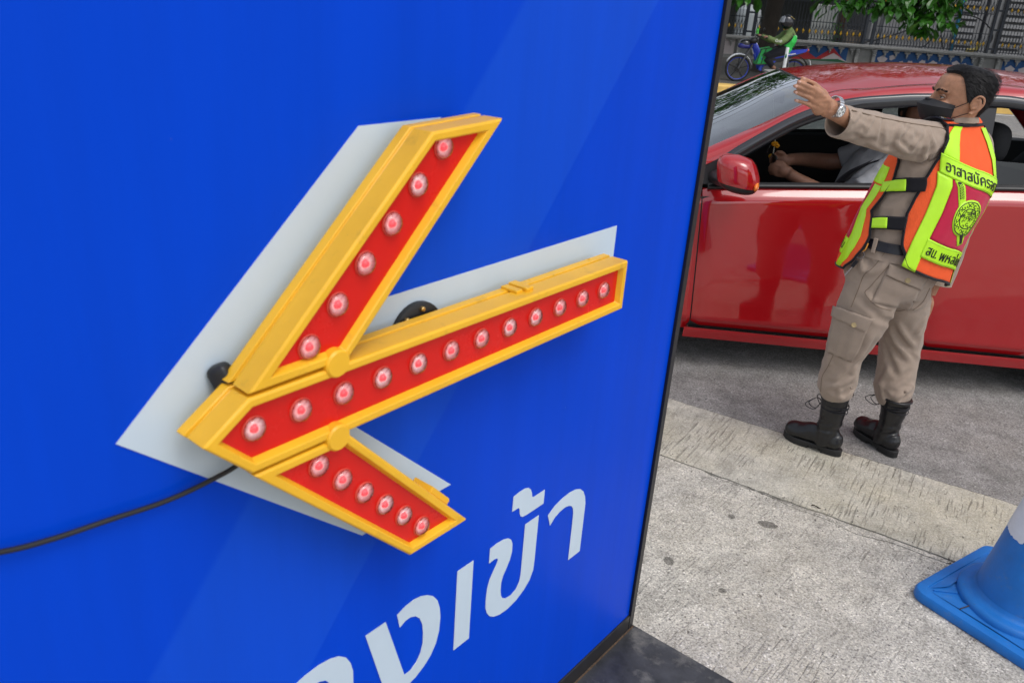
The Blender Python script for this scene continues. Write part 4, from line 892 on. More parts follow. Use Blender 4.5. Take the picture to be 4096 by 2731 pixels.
# ear
def ear(sg_):
    mb = MB(); c0 = HP(-.012, .073 * sg_, -.014); of = lambda f, u, o_: c0 + HF * (f - .10 * u) + UPV * u + HL * sg_ * o_
    rim = crom([of(.012, -.004, .004), of(.010, .018, .009), of(-.004, .031, .014), of(-.020, .024, .018), of(-.024, .004, .019), of(-.015, -.016, .015), of(-.002, -.030, .009), of(.009, -.027, .005)], 26)
    mb.tube(rim, [.0042] * 18 + [.005] * 5 + [.0065, .007, .006, .004], 8)
    inner = crom([of(.006, .016, .006), of(-.010, .016, .011), of(-.014, .000, .012), of(-.004, -.012, .008), of(.008, -.010, .004)], 12); mb.tube(inner, .0045, 8)
    mb.ball(of(-.006, .002, .003), (.020, .008, .028), 12, 8, Matrix((HF, HL, UPV)).transposed())
    return mb
for s_ in (-1, 1): fused("ear", ear(s_), .0022, M_SKIN, man, 3, .5)
# hair: cap + strands
def hair_line(az):   # lowest height of hair for the azimuth from the face (0 = front, 180 = back)
    a = abs(az); return interp([(0, .082), (30, .085), (50, .082), (64, .073), (73, .050), (79, .022), (84, -.008), (93, .000), (104, .020), (116, -.010), (130, -.050), (150, -.074), (180, -.082)], a)
def scalp(az, z, off):
    f, k, w_ = interp(HK, z); t_ = R(az); c_, s_ = math.cos(t_), math.sin(t_); e = 2 / 2.25; sg = lambda x: math.copysign(abs(x) ** e, x)
    nk = 0 if z > -.045 else (-.045 - z) * .15
    return HP(sg(c_) * ((f if c_ > 0 else k + nk) + off), (w_ + off) * sg(s_), z)
def hoff(az, z):
    a = abs(az); top = max(0, (z - .02) / .08)
    o_ = .004 + .007 * min(1, top) + (.002 if a > 90 else 0); return o_ + .0025 * noise.noise((az * .05, z * 50, 1)) + .0015 * noise.noise((az * .2, z * 30, 4))
def capf(u, v):
    az = -180 + 360 * u; zl = hair_line(az); z = zl + (.0995 - zl) * v ** .8; edge = min(1, v * 7); p = scalp(az, z, hoff(az, z) * (.25 + .75 * edge)) + UPV * (.010 * max(0, (z - .05) / .05) ** 1.2 * edge); return p.lerp(HP(-.004, 0, .1135), v ** 9)
MB().grid(capf, 72, 22).build("hair", M_HAIR, man, 180)
hr = MB(); rb = random.Random(11)
for k in range(6500):
    az = rb.uniform(-180, 180); zl = hair_line(az) + rb.uniform(-.004, .002); z = zl + (.099 - zl) * rb.random() ** .75; z = min(max(z, zl), .099)
    p0 = scalp(az, z, hoff(az, z) * .9) + UPV * (.009 * max(0, (z - .05) / .05) ** 1.2)
    rad = (p0 - HP(0, 0, .01)).normalized(); back = (-HF * .8 + HL * .35 * math.sin(R(az)) - UPV * (.9 if z < .06 else .12)); back = (back - rad * back.dot(rad)).normalized()
    if abs(az) < 60 and z > .05: back = (back + HL * .35 * (1 if az > -10 else -1)).normalized(); p0 = p0 - HF * .006; 
    Ls = rb.uniform(.012, .024); q1 = p0 + back * Ls * .5 + rad * rb.uniform(.0015, .004); q2 = p0 + back * Ls + rad * rb.uniform(-.001, .0045); back = (back + rad.cross(back) * rb.gauss(0, .28)).normalized(); sd_ = rad.cross(back) * .0008
    n0 = len(hr.v); hr.v += [tuple(p0 - sd_), tuple(p0 + sd_), tuple(q1 + sd_ * .8), tuple(q1 - sd_ * .8), tuple(q2)]; hr.f += [(n0, n0 + 1, n0 + 2, n0 + 3), (n0 + 3, n0 + 2, n0 + 4)]
tag(hr.build("hair_strands", M_HAIR, man), kind='stuff')
# face mask
M_MASK = mat("black_mask_fabric", (.014, .014, .017), .75, var=.15, vscale=60, bump=.15, bscale=300)
def maskf(u, v):
    az = -66 + 132 * u; a = abs(az) / 66
    z = interp([(0, -.099), (.25, -.080), (.52, -.030), (.60, -.024), (1, .0 - .006)], v)
    z = z * (1 - .40 * a ** 1.6) + (-.045) * .40 * a ** 1.6
    pr_ = interp([(0, .010), (.25, .030), (.50, .046), (.56, .046), (.62, .036), (1, .014)], v) * (1 - a ** 1.9) + .004
    if v > .9: pr_ += .012 * math.exp(-(az / 9) ** 2)
    return scalp(az, z, pr_)
mk = MB().grid(maskf, 30, 24).build("mask", M_MASK, man, 35); solid(mk, .002)
MB().tube([maskf(u / 30, .545) for u in range(31)], .0016, 6).build("mask_fold", M_MASK, mk, 60)
for s_ in (-1, 1):
    ue = 1.0 if s_ > 0 else 0.0
    for vv, zz in ((.66, .012), (.18, -.034)):
        e0 = maskf(ue - s_ * .005, vv); e1 = HP(-.020, .082 * s_, zz); MB().tube(crom([e0, scalp(84 * s_, (e0.z - HC.z) * .5 + zz * .5, .005), e1], 8), .0014, 6).build("ear_loop", M_MASK, mk, 60)

# ---- shirt
def sdisp(t_, z):
    return .005 * noise.noise((math.cos(t_) * 3, math.sin(t_) * 3, z * 16)) + .007 * ridge(Vector((math.cos(t_) * 5 + z * 12, math.sin(t_) * 5, z * 20)))
shirt = MB().loft(trunk([(z, (cx, cy, a + (.018 if z < 1.3 else .010), b_ + (.020 if z < 1.3 else .006))) for z, (cx, cy, a, b_) in TK], [.90 + .012 * i for i in range(41)], 0, 72, sdisp), cap=False).build("shirt", M_KHAKI, man, 180)
# collar
cl = MB(); rings = []
for k, (z, o_) in enumerate(((1.385, .008), (1.396, .014), (1.412, .016), (1.424, .014), (1.414, .020), (1.400, .023))):
    rings.append([Vector((1.5655 - .004 * (z - 1.38) / .03, 3.186, z + .008 * math.sin(t_))) + LE * (.058 + o_) * math.cos(t_) + BA * (.055 + o_) * math.sin(t_) for t_ in [2 * math.pi * j / 40 for j in range(40)]])
cl.loft(rings, cap=False).build("collar", M_KHAKI, shirt, 70)
def sleeve(keys, seed, name, twist=5.0, amp=.0055, n=84, k=100):
    pth, rads = resample(keys, k)
    def dp(t_, a):
        f = ridge(Vector((t_ * 5.5 + math.sin(a + seed) * 1.3, math.cos(a) * 1.1 + t_ * twist, math.sin(a) * 1.1 + seed))); g = noise.noise((t_ * 9 + seed, math.cos(a) * 2.2, math.sin(a) * 2.2))
        env = min(1, (1 - t_) * 9); return (amp * (f - .45) + amp * .9 * g) * (.35 + .65 * env)
    mb = frame_tube(MB(), pth, rads, n, dp, cap=False)
    o = mb.build(name, M_KHAKI, man, 180); solid(o, .0022, -1); return o, pth, rads
sl, pth, rads = sleeve([(1.500, 3.140, 1.315, .048, .068), (1.445, 3.100, 1.328, .060, .076), (1.33, 3.028, 1.349, .062, .068), (1.22, 2.964, 1.372, .058, .060), (1.11, 2.910, 1.394, .054, .054), (1.022, 2.864, 1.413, .051, .053)], 2.0, "sleeve")
# cuff hem and armhole seam
def ring_at(pth, rads, i, ex, n=40):
    p = pth[i]; t_ = (pth[min(i + 1, len(pth) - 1)] - pth[max(i - 1, 0)]).normalized(); y = (UPV - t_ * UPV.dot(t_)).normalized(); x = y.cross(t_); ra, rb = rads[i]
    return [p + x * math.cos(a) * (ra + ex) + y * math.sin(a) * (rb + ex) for a in [2 * math.pi * j / n for j in range(n)]]
MB().tube(ring_at(pth, rads, 100, -.001), .0026, 6, closed=True).build("cuff_hem", M_KHAKI, sl, 60)
def ring_pts(i, a, ex):
    p = pth[i]; t_ = (pth[min(i + 1, 100)] - pth[max(i - 1, 0)]).normalized(); y = (UPV - t_ * UPV.dot(t_)).normalized(); x = y.cross(t_); ra, rb = rads[i]; return p + x * math.cos(a) * (ra + ex) + y * math.sin(a) * (rb + ex)
def bvh_of(o):
    dg = bpy.context.evaluated_depsgraph_get(); me = o.evaluated_get(dg).data; L = root_loc(o)
    return BVHTree.FromPolygons([v.co + L for v in me.vertices], [tuple(p.vertices) for p in me.polygons])
EYEP = Vector((0, 0, CAM_H))
def drop(bv, p, org=None, off_=.003):
    """first hit on a garment from the street side, through p, lifted off along the normal"""
    org = org or EYEP; d = (Vector(p) - org).normalized(); h = bv.ray_cast(org, d)
    if h[0] is None: return Vector(p)
    n = h[1] if h[1].dot(d) < 0 else -h[1]; return h[0] + n * off_
bvs = bvh_of(sl)
def seam(bv, pts, r_, name, m_, parent, n=30, off_=.0008):
    return MB().tube([drop(bv, p, None, off_) for p in crom([Vector(q) for q in pts], n)], r_, 6).build(name, m_, parent, 60)
seam(bvs, [ring_pts(i, R(52), 0) for i in (97, 75, 50, 25, 10)], .0016, "sleeve_seam", M_KHAKI_D, sl, 40)
sr, pth2, rads2 = sleeve([(1.66, 3.265, 1.30, .075, .075), (1.718, 3.302, 1.27, .074, .074), (1.748, 3.325, 1.05, .064, .064), (1.738, 3.314, .90, .060, .060), (1.724, 3.302, .745, .054, .054)], 6.0, "sleeve")
MB().tube(ring_at(pth2, rads2, 100, -.001), .003, 6, closed=True).build("cuff_hem", M_KHAKI, sr, 60)
# epaulette on the left shoulder
def epf(u, v): 
    p = Vector((1.535, 3.150, 1.412)).lerp(Vector((1.452, 3.098, 1.420)), u); return p + FA * (v - .5) * -.045 + UPV * (.003 * math.sin(math.pi * v))
ep = MB().grid(epf, 6, 3).build("epaulette", mat("navy_cloth", (.010, .011, .025), .8), shirt, 60); solid(ep, .004)
for k, (c_, mt) in enumerate(((.18, M_CRIM), (.45, M_CRIM), (.70, mat("gold_braid", (.75, .42, .05), .5)), (.85, mat("white_braid", (.7, .7, .7), .6)))):
    MB().grid(lambda u, v: epf(c_ + .10 * (u - .5) * (2.2 if k < 2 else .6), .12 + .76 * v) + UPV * .0015, 2, 3).build("stripe", mt, ep, 60)
def folds(o, segs, yp, w_=.011, k=8, gain=1.0):
    bv = bvh_of(o); L = root_loc(o); polys = []
    for (a, b_, mm_) in segs:
        A, B_ = Vector((a[0], yp, a[1])), Vector((b_[0], yp, b_[1])); pts = []
        for i in range(k + 1):
            t_ = i / k; p = A.lerp(B_, t_); p.z += -.010 * math.sin(math.pi * t_); pts.append(drop(bv, p, None, 0))
        polys.append((pts, mm_ * .001 * gain))
    me = o.data
    for v in me.vertices:
        p = v.co + L; d = 0
        for pts, am in polys:
            if (p - pts[k // 2]).length > .16: continue
            bd, bt = 9, 0
            for i in range(k):
                a, e = pts[i], pts[i + 1] - pts[i]; t_ = min(max((p - a).dot(e) / max(e.length_squared, 1e-9), 0), 1); q = (p - a - e * t_).length
                if q < bd: bd, bt = q, (i + t_) / k
            if bd < .05:
                env = min(1, 4 * bt, 4 * (1 - bt) + .15) ; d += am * env * (math.exp(-(bd / w_) ** 2) - .42 * math.exp(-((bd - 1.9 * w_) / (w_ * 1.1)) ** 2))
        if d: v.co += v.normal * d
    me.update()
folds(sl, [((1.356, 1.39), (1.338, 1.312), 8), ((1.391, 1.382), (1.383, 1.288), 9), ((1.284, 1.412), (1.279, 1.324), 7), ((1.216, 1.423), (1.227, 1.332), -7), ((1.181, 1.431), (1.164, 1.365), 7), ((1.419, 1.362), (1.393, 1.272), -7), ((1.32, 1.404), (1.299, 1.353), -6), ((1.134, 1.444), (1.111, 1.399), 7), ((1.267, 1.351), (1.344, 1.307), 8), ((1.174, 1.344), (1.277, 1.308), 7), ((1.12, 1.362), (1.201, 1.346), -6), ((1.436, 1.341), (1.362, 1.281), 8), ((1.374, 1.407), (1.419, 1.34), 6), ((1.089, 1.451), (1.085, 1.37), 6)], 2.98, .0085)
# ---- trousers
tm = MB()
TR = [(.74, (1.463, 3.165, .165, .120)), (.80, (1.462, 3.165, .188, .150)), (.86, (1.462, 3.164, .186, .150)), (.92, (1.466, 3.164, .172, .136)), (.965, (1.470, 3.165, .166, .126))]
tm.loft(trunk(TR, [.735 + .01 * i for i in range(24)]))
TLK = [(1.405, 3.128, .82, .110, .118), (1.388, 3.120, .74, .108, .116), (1.368, 3.124, .62, .100, .106), (1.352, 3.146, .48, .078, .084), (1.355, 3.160, .39, .074, .079), (1.360, 3.168, .325, .074, .077), (1.365, 3.172, .285, .066, .068), (1.368, 3.174, .262, .054, .056)]
TRK = [(1.520, 3.200, .82, .110, .118), (1.546, 3.212, .74, .108, .114), (1.588, 3.246, .62, .098, .102), (1.628, 3.278, .48, .083, .088), (1.638, 3.272, .38, .079, .084), (1.642, 3.254, .29, .079, .082), (1.645, 3.238, .235, .068, .070), (1.647, 3.230, .208, .055, .057)]
for kk in (TLK, TRK): frame_tube(tm, *resample(kk, 30), n=30, up=(0, 1, 0))
trs = fused("trousers", tm, .0058, M_KHAKI, man, 7, .5)
def tdisp(p, n):
    d = 0
    # long drag folds running down-forward from the seat, rumples at the knees and over the boots
    q = Vector((p.x * 9 + p.z * 3.5, p.y * 9, p.z * 2.2)); d += .0055 * (ridge(q * 1.0) - .5) * (1 if p.z < .80 else .35)
    q2 = Vector((p.x * 6, p.y * 6, p.z * 17 + p.x * 9)); kz = math.exp(-((p.z - .47) / .08) ** 2) + 1.2 * math.exp(-((p.z - .29) / .05) ** 2) + .7 * math.exp(-((p.z - .70) / .05) ** 2)
    d += .0050 * (ridge(q2) - .5) * kz
    d += .0018 * noise.noise(p * 28)
    return d
displace(trs, tdisp)
folds(trs, [((1.440, .690), (1.335, .757), 6), ((1.482, .660), (1.585, .549), 8), ((1.585, .743), (1.520, .711), 6), ((1.406, .59), (1.359, .437), 8), ((1.402, .514), (1.318, .395), -7), ((1.396, .415), (1.273, .348), 9), ((1.355, .454), (1.289, .378), 7), ((1.399, .373), (1.328, .317), -8), ((1.352, .297), (1.325, .36), 6), ((1.39, .304), (1.398, .38), 6), ((1.453, .627), (1.588, .487), 9), ((1.453, .573), (1.55, .414), -7), ((1.478, .365), (1.505, .467), 7), ((1.626, .392), (1.54, .323), 9), ((1.595, .46), (1.513, .382), -6), ((1.573, .293), (1.576, .359), 6), ((1.525, .304), (1.488, .38), 6), ((1.316, .839), (1.291, .891), 8), ((1.344, .873), (1.298, .914), -5), ((1.311, .833), (1.395, .887), 6), ((1.597, .692), (1.571, .603), 6), ((1.274, .448), (1.256, .502), 6), ((1.385, .675), (1.471, .655), -7)], 3.06, .0120, gain=1.1)
bvt = bvh_of(trs)
Yp = 3.06
def TP(x, z): return Vector((x, Yp, z))
def patch(bv, quad, name, m_, parent, nu=14, nv=12, off_=.006, th=.003, shape=None):
    a, b_, c_, d_ = [Vector(q) for q in quad]   # a-b top, d-c bottom
    def fn(u, v):
        p = (a.lerp(b_, u)).lerp(d_.lerp(c_, u), v); o_ = off_ * (1 if not shape else shape(u, v)); return drop(bv, p, None, o_)
    o = MB().grid(fn, nu, nv).build(name, m_, parent, 60); recalc(o); s = solid(o, th, 0); return o
ck = patch(bvt, [TP(1.243, .675), TP(1.384, .640), TP(1.352, .470), TP(1.250, .506)], "cargo_pocket", M_KHAKI, trs, 18, 16, .007, .003, lambda u, v: .75 + .5 * math.sin(math.pi * min(1, v)) + .25 * math.cos(u * 18))
fl_ = patch(bvt, [TP(1.240, .700), TP(1.391, .660), TP(1.367, .607), TP(1.241, .656)], "pocket_flap", M_KHAKI, trs, 14, 6, .014, .003)
rp = patch(bvt, [TP(1.402, .880), TP(1.548, .838), TP(1.520, .705), TP(1.368, .725)], "rear_pocket", M_KHAKI, trs, 14, 12, .004, .0025)
rf_ = patch(bvt, [TP(1.399, .882), TP(1.550, .840), TP(1.537, .790), TP(1.398, .838)], "pocket_flap", M_KHAKI, trs, 14, 6, .009, .003)
M_BTN = mat("horn_button", (.36, .27, .13), .35, var=.2, vscale=200)
def button(bv, x, z, parent, off_):
    p = drop(bv, TP(x, z), None, off_); n = (EYEP - p).normalized(); n = (n + Vector((.1, -.3, 0))).normalized()
    MB().revolve([(.0005, 0), (.0095, 0), (.0100, .0015), (.0095, .003), (.0075, .0032), (.0065, .0022), (.0005, .0022)], p, n, 20, cap=False).build("button", M_BTN, parent, 40)
button(bvt, 1.330, .632, fl_, .0175); button(bvt, 1.477, .826, rf_, .0125)
for pts in ([(1.398, .838), (1.452, .816), (1.537, .790)], [(1.241, .655), (1.30, .630), (1.367, .606)], [(1.284, .630), (1.278, .57), (1.272, .517)], [(1.333, .612), (1.325, .55), (1.314, .487)], [(1.250, .506), (1.30, .488), (1.352, .470)]):
    seam(bvt, [TP(*q) for q in pts], .0013, "stitch_line", M_KHAKI_D, trs, 14, .006)
for pts in ([(1.381, .945), (1.345, .867), (1.316, .830), (1.308, .775), (1.297, .698)], [(1.272, .490), (1.262, .44), (1.250, .396), (1.258, .33)], [(1.402, .882), (1.352, .79), (1.338, .757), (1.402, .707), (1.493, .700), (1.530, .745), (1.552, .84)], [(1.575, .80), (1.562, .74), (1.535, .705)]):
    seam(bvt, [TP(*q) for q in pts], .0013, "stitch_line", M_KHAKI_D, trs, 34, .0006)
# belt with loops
blt = MB().loft(trunk([(z, (cx, cy, a + .014, b_ + .014)) for z, (cx, cy, a, b_) in TR], [.934, .936, .950, .968, .970], 0, 60), cap=False).build("belt", mat("black_belt", (.010, .011, .018), .35, bump=.2, bscale=90), man, 50); solid(blt, .004)
for th in (8, 55, 125, 172, 300):
    mb = MB()
    for z in (.925,): 
        cx, cy, a, b_ = interp(TR, .95); t_ = R(th); p = Vector((cx, cy, .951)) + LE * (a + .018) * math.cos(t_) + BA * (b_ + .018) * math.sin(t_); mb.box(p, (.010, .014, .056), Matrix.Rotation(math.atan2((LE * math.cos(t_) + BA * math.sin(t_)).y, (LE * math.cos(t_) + BA * math.sin(t_)).x), 3, 'Z'))
    bevel(mb.build("belt_loop", M_KHAKI, trs, fix=True), .002)
# ---- vest
def tilt(th): return -.0012 * (min(max(th, 10), 160) - 45)
EDGE = [(.85, 40), (.905, 39), (.961, 29.7), (1.017, 23.8), (1.067, 19.5), (1.128, 21), (1.163, 23), (1.204, 25), (1.267, 34.6), (1.305, 41.6), (1.353, 47), (1.375, 43), (1.397, 34)]
def vback(u, v, off_=0):
    zn = .900 + (1.397 - .900) * v; tl = interp(EDGE, zn); th = tl + (178 - 2 * tl) * u
    cu = .030 * math.exp(-((th - 36) / 7) ** 2) if v < .12 else 0
    hm = .902 + tilt(th) + cu * (1 - v / .12 if v < .12 else 0); z = hm + (1.398 - hm) * v; return VS(th, z, off_)
vest = MB().grid(vback, 56, 48).build("vest", M_ORANGE, man, 180); solid(vest, .0025)
bd = [vback(0, v / 48) for v in range(48, -1, -1)] + [vback(u / 56, 0) for u in range(1, 57)] + [vback(1, v / 48) for v in range(1, 49)]
MB().tube(bd, .0052, 8).build("binding", M_BIND, vest, 60)
def vpatch(th0, th1, s0, s1, name, m_, off_=.003, nu=20, nv=14, slope=True, parent=None):
    f_ = lambda u, v: (lambda th, s: VS(th, s + (tilt(th) if slope else 0), off_))(th0 + (th1 - th0) * u, s0 + (s1 - s0) * v)
    o = MB().grid(f_, nu, nv).build(name, m_, parent or vest, 180); return solid(o, .001, 0)
vpatch(56, 122, 1.022, 1.240, "crimson_panel", M_CRIM, .0030, 24, 18)
for a, b_ in ((38.5, 55.5), (122.5, 139.5)): vpatch(a, b_, .898, 1.240, "reflective_tape", M_LIME, .0042, 8, 26)
for a, b_, a2, b2 in ((43, 64, 48, 66), (114, 135, 112, 130)):
    def f_(u, v, a=a, b_=b_, a2=a2, b2=b2):
        th = (a + (a2 - a) * v) + ((b_ + (b2 - b_) * v) - (a + (a2 - a) * v)) * u; k = 1 - v * .9; z = 1.305 + (1.397 - 1.305) * v + tilt(th) * k; return VS(th, z, .0045)
    solid(MB().grid(f_, 8, 14).build("reflective_tape", M_LIME, vest, 180), .001, 0)
bt = vpatch(40.5, 137.5, 1.240, 1.307, "reflective_tape", M_LIME, .0056, 40, 8)
lt = vpatch(54, 124, .956, 1.024, "reflective_tape", M_LIME, .0056, 34, 8)
M_STITCH = mat("lime_stitch", (.35, .62, .03), .6)
for s_, a, b_ in ((1.2445, 41, 137), (1.3025, 41, 137), (.961, 55, 123), (1.019, 55, 123)):
    MB().tube([VS(a + (b_ - a) * i / 40, s_ + tilt(a + (b_ - a) * i / 40), .0066) for i in range(41)], .0007, 5).build("stitching", M_STITCH, vest, 60)
M_INK = mat("black_print", (.008, .010, .008), .5)
def vtext(txt, th0, th1, s0, hgt, parent, off_=.0078, rel=1.0, bold=.0):
    vs, fs = text_mesh(txt); x0, x1 = min(v[0] for v in vs), max(v[0] for v in vs)
    pts = [VS(th0 + (th1 - th0) * (x - x0) / (x1 - x0), s0 + hgt * y + tilt(th0 + (th1 - th0) * (x - x0) / (x1 - x0)), off_) for x, y in vs]
    o = mesh("lettering", pts, fs, M_INK, parent); solid(o, .0006, 0); return o
vtext("อาสาสมัครจราจร", 47.5, 133, 1.256, .052, bt); vtext("อาสาสมัครจราจร", 47.8, 133.3, 1.2566, .052, bt, .0080)
vtext("สน. พหลโยธิน", 58, 122, .971, .050, lt); vtext("สน. พหลโยธิน", 58.3, 122.3, .9716, .050, lt, .0080)
# emblem: round shield with rings and scrollwork, crossed by a bound staff
def EMB(x, y, off_=.0055):  # metres on the back panel
    th = 89 + math.degrees(x / .188); return VS(th, 1.136 + y + tilt(89 + math.degrees(x / .188)), off_)
def edisc(cx, cy, rx, ry, name, m_, off_, rin=0., n=48, parent=None):
    f_ = lambda u, v: EMB(cx + (rin + (rx - rin) * v) * math.cos(2 * math.pi * u), cy + (rin * ry / rx + (ry - rin * ry / rx) * v) * math.sin(2 * math.pi * u), off_); o = MB().grid(f_, n, 4).build(name, m_, parent or vest, 180); solid(o, .0005, 0); return o
sang = R(119); sdx, sdy = math.cos(sang), math.sin(sang)
def staff(w_, l0, l1, name, m_, off_):
    f_ = lambda u, v: (lambda t_, s_: EMB(-.026 + sdx * t_ - sdy * s_, .0 + sdy * t_ + sdx * s_, off_))(l0 + (l1 - l0) * v, w_ * (2 * u - 1)); o = MB().grid(f_, 3, 30).build(name, m_, vest, 180); solid(o, .0005, 0); return o
staff(.0155, -.105, .125, "emblem", M_LIME, .0046); em = edisc(0, 0, .062, .066, "emblem", M_LIME, .0050)
staff(.0085, .062, .118, "emblem_staff", M_INK, .0056); staff(.0065, -.100, -.064, "emblem_staff", M_INK, .0056)
for k in range(9):
    for sg_ in (-1, 1):
        f_ = lambda u, v, k=k, sg_=sg_: (lambda t_, s_: EMB(-.026 + sdx * t_ - sdy * s_, .0 + sdy * t_ + sdx * s_, .0064))(.064 + .0055 * k + sg_ * .0035 * (2 * u - 1) + .0007 * (2 * v - 1), .0075 * (2 * u - 1)); MB().grid(f_, 4, 1).build("staff_binding", M_LIME, em, 180)
for r0, r1 in ((.0535, .0565), (.0315, .0345)): edisc(0, 0, r1, r1 * 1.065, "emblem_ring", M_INK, .0058, r0, parent=em)
rb = random.Random(8); sc = MB()
def scroll(cx, cy, r_, a0, turn, w_):
    pts = [(cx + r_ * (1 - .72 * t_ / 10) * math.cos(a0 + turn * t_ / 10), cy + r_ * (1 - .72 * t_ / 10) * math.sin(a0 + turn * t_ / 10)) for t_ in range(11)]
    L = [EMB(p[0], p[1], .0062) for p in pts]
    for i in range(10):
        p, q = Vector(pts[i]), Vector(pts[i + 1]); d = (q - p).normalized(); nn_ = Vector((-d.y, d.x)) * w_; n0 = len(sc.v)
        for z_ in (p - nn_, p + nn_, q + nn_, q - nn_): sc.v.append(tuple(EMB(z_.x, z_.y, .0062)))
        sc.f.append((n0, n0 + 1, n0 + 2, n0 + 3))
for k in range(18):
    a = 2 * math.pi * k / 18; scroll(.0440 * math.cos(a), .0468 * math.sin(a), .0085, a + k, 5.2 * (1 if k % 2 else -1), .0014)
for k in range(26):
    a, r_ = rb.uniform(0, 6.28), .028 * math.sqrt(rb.random()); scroll(r_ * math.cos(a), r_ * math.sin(a) * 1.06, .0065, rb.uniform(0, 6), 4.6 * rb.choice((1, -1)), .0011)
sc.build("emblem_scrollwork", M_INK, em)
# shoulder straps, front panel
def shf(u, v):
    th = 35 + 38 * u; p, q = VS(th, 1.396, .001), VS(-th, 1.372, .004); r_ = p.lerp(q, v); return r_ + UPV * (.030 * math.sin(math.pi * v)) + LE * .012 * math.sin(math.pi * v)
so = MB().grid(shf, 8, 12).build("shoulder_strap", M_ORANGE, vest, 180); solid(so, .002)
MB().tube([shf(0, v / 12) for v in range(13)], .0052, 8).build("binding", M_BIND, vest, 60)
MB().tube([shf(1, v / 12) for v in range(13)], .0052, 8).build("binding", M_BIND, vest, 60)
MB().tube([VS(35 + 110 * i / 30, 1.3985, .002) for i in range(31)], .0055, 8).build("binding", M_BIND, vest, 60)
def shr(u, v):
    th = 143 - 38 * u; p, q = VS(th, 1.396, .001), VS(-th, 1.372, .004); return p.lerp(q, v) + UPV * (.030 * math.sin(math.pi * v)) - LE * .012 * math.sin(math.pi * v)
solid(MB().grid(shr, 8, 12).build("shoulder_strap", M_ORANGE, vest, 180), .002)
FE = [(.80, -24), (.845, -19), (.88, -9.5), (.934, -4), (.979, -3), (1.05, -12), (1.062, -17), (1.118, -11), (1.187, -7), (1.262, -9), (1.33, -30), (1.375, -38)]
def vfront(u, v, off_=.004):
    z = .835 + (1.375 - .835) * v; tl = interp(FE, z); th = tl + (-180 - 2 * tl) * u; return VS(th, z - .02 * math.sin(math.pi * u) * (1 - v), off_ + .012 * (1 - v))
vf = MB().grid(vfront, 40, 40).build("vest_front", M_ORANGE, vest, 180); solid(vf, .0025)
MB().tube([vfront(0, v / 40) for v in range(40, -1, -1)] + [vfront(u / 40, 0) for u in range(1, 41)] + [vfront(1, v / 40) for v in range(1, 41)], .0052, 8).build("binding", M_BIND, vest, 60)
def fpatch(u0, u1, v0, v1, name, m_, off_=.0075): return solid(MB().grid(lambda u, v: vfront(u0 + (u1 - u0) * u, v0 + (v1 - v0) * v, off_), 14, 14).build(name, m_, vest, 180), .001, 0)
fpatch(.055, .16, .0, .60, "reflective_tape", M_LIME); fpatch(.84, .945, .0, .60, "reflective_tape", M_LIME)
fo = fpatch(.16, .84, .10, .215, "reflective_tape", M_LIME, .008); fpatch(.06, .94, .61, .73, "reflective_tape", M_LIME, .008); fpatch(.165, .83, .22, .60, "crimson_panel", M_CRIM, .007)
vs, fs = text_mesh("สน. พหลโยธิน"); x0, x1 = min(v[0] for v in vs), max(v[0] for v in vs)
solid(mesh("lettering", [vfront(.80 - .62 * (x - x0) / (x1 - x0), .135 + .085 * y, .0098) for x, y in vs], fs, M_INK, fo), .0006, 0)
# side straps with lime tabs
def sstrap(pts_top, pts_bot, split):
    T = crom([Vector((p[0], p[1], 0)) for p in pts_top], 20); Bq = crom([Vector((p[0], p[1], 0)) for p in pts_bot], 20)
    f_ = lambda u, v, o_=.010: (lambda q: VS(q.x, q.y, o_))(T[int(round(u * 20))].lerp(Bq[int(round(u * 20))], v))
    st = MB().grid(lambda u, v: f_(u, v), 20, 5).build("side_strap", M_BIND, vest, 60); solid(st, .003)
    tb = MB().grid(lambda u, v: f_(split + (1 - split) * (.05 + .88 * u), .10 + .80 * v, .0128), 14, 4)
    def g_(u, v):
        k = split + (.965 - split) * u; a = k * 20; i = int(a); fr = a - i; p = T[i].lerp(T[min(i + 1, 20)], fr); q = Bq[i].lerp(Bq[min(i + 1, 20)], fr); w_ = p.lerp(q, .10 + .80 * v); return VS(w_.x, w_.y, .0130)
    solid(MB().grid(g_, 14, 4).build("strap_tab", M_LIME, st, 60), .0015, 0)
sstrap([(27, 1.224), (14, 1.215), (3, 1.207), (-9, 1.190), (-20, 1.176)], [(29, 1.175), (18, 1.166), (8, 1.158), (-5, 1.144), (-17, 1.131)], .46)
sstrap([(22, 1.079), (10, 1.070), (0, 1.062), (-20, 1.032), (-40, 1.006)], [(25, 1.031), (15, 1.024), (5, 1.018), (-14, .995), (-34, .972)], .44)
# keys on a ring
kr = MB(); kp = VS(-2, .955, .012); k1 = Vector((1.290, 3.075, .905))
MB().tube(crom([kp, kp.lerp(k1, .5) + Vector((0, -.01, 0)), k1 + UPV * .012], 8), .0025, 6).build("lanyard", mat("orange_cord", (.7, .28, .03), .7), man, 60)
MB().tube([k1 + Vector((math.cos(a) * .014, 0, math.sin(a) * .014)) for a in [2 * math.pi * i / 20 for i in range(20)]], .0012, 6, closed=True).build("key_ring", M_STEEL, man, 60)
bevel(MB().box(k1 + Vector((-.016, -.004, -.036)), (.014, .008, .030), Matrix.Rotation(R(30), 3, 'Y')).build("key_head", M_BIND, man, fix=True), .003)
MB().bar(k1 + Vector((-.022, -.004, -.048)), k1 + Vector((-.042, -.004, -.085)), .005, .0015).build("key", M_STEEL, man)
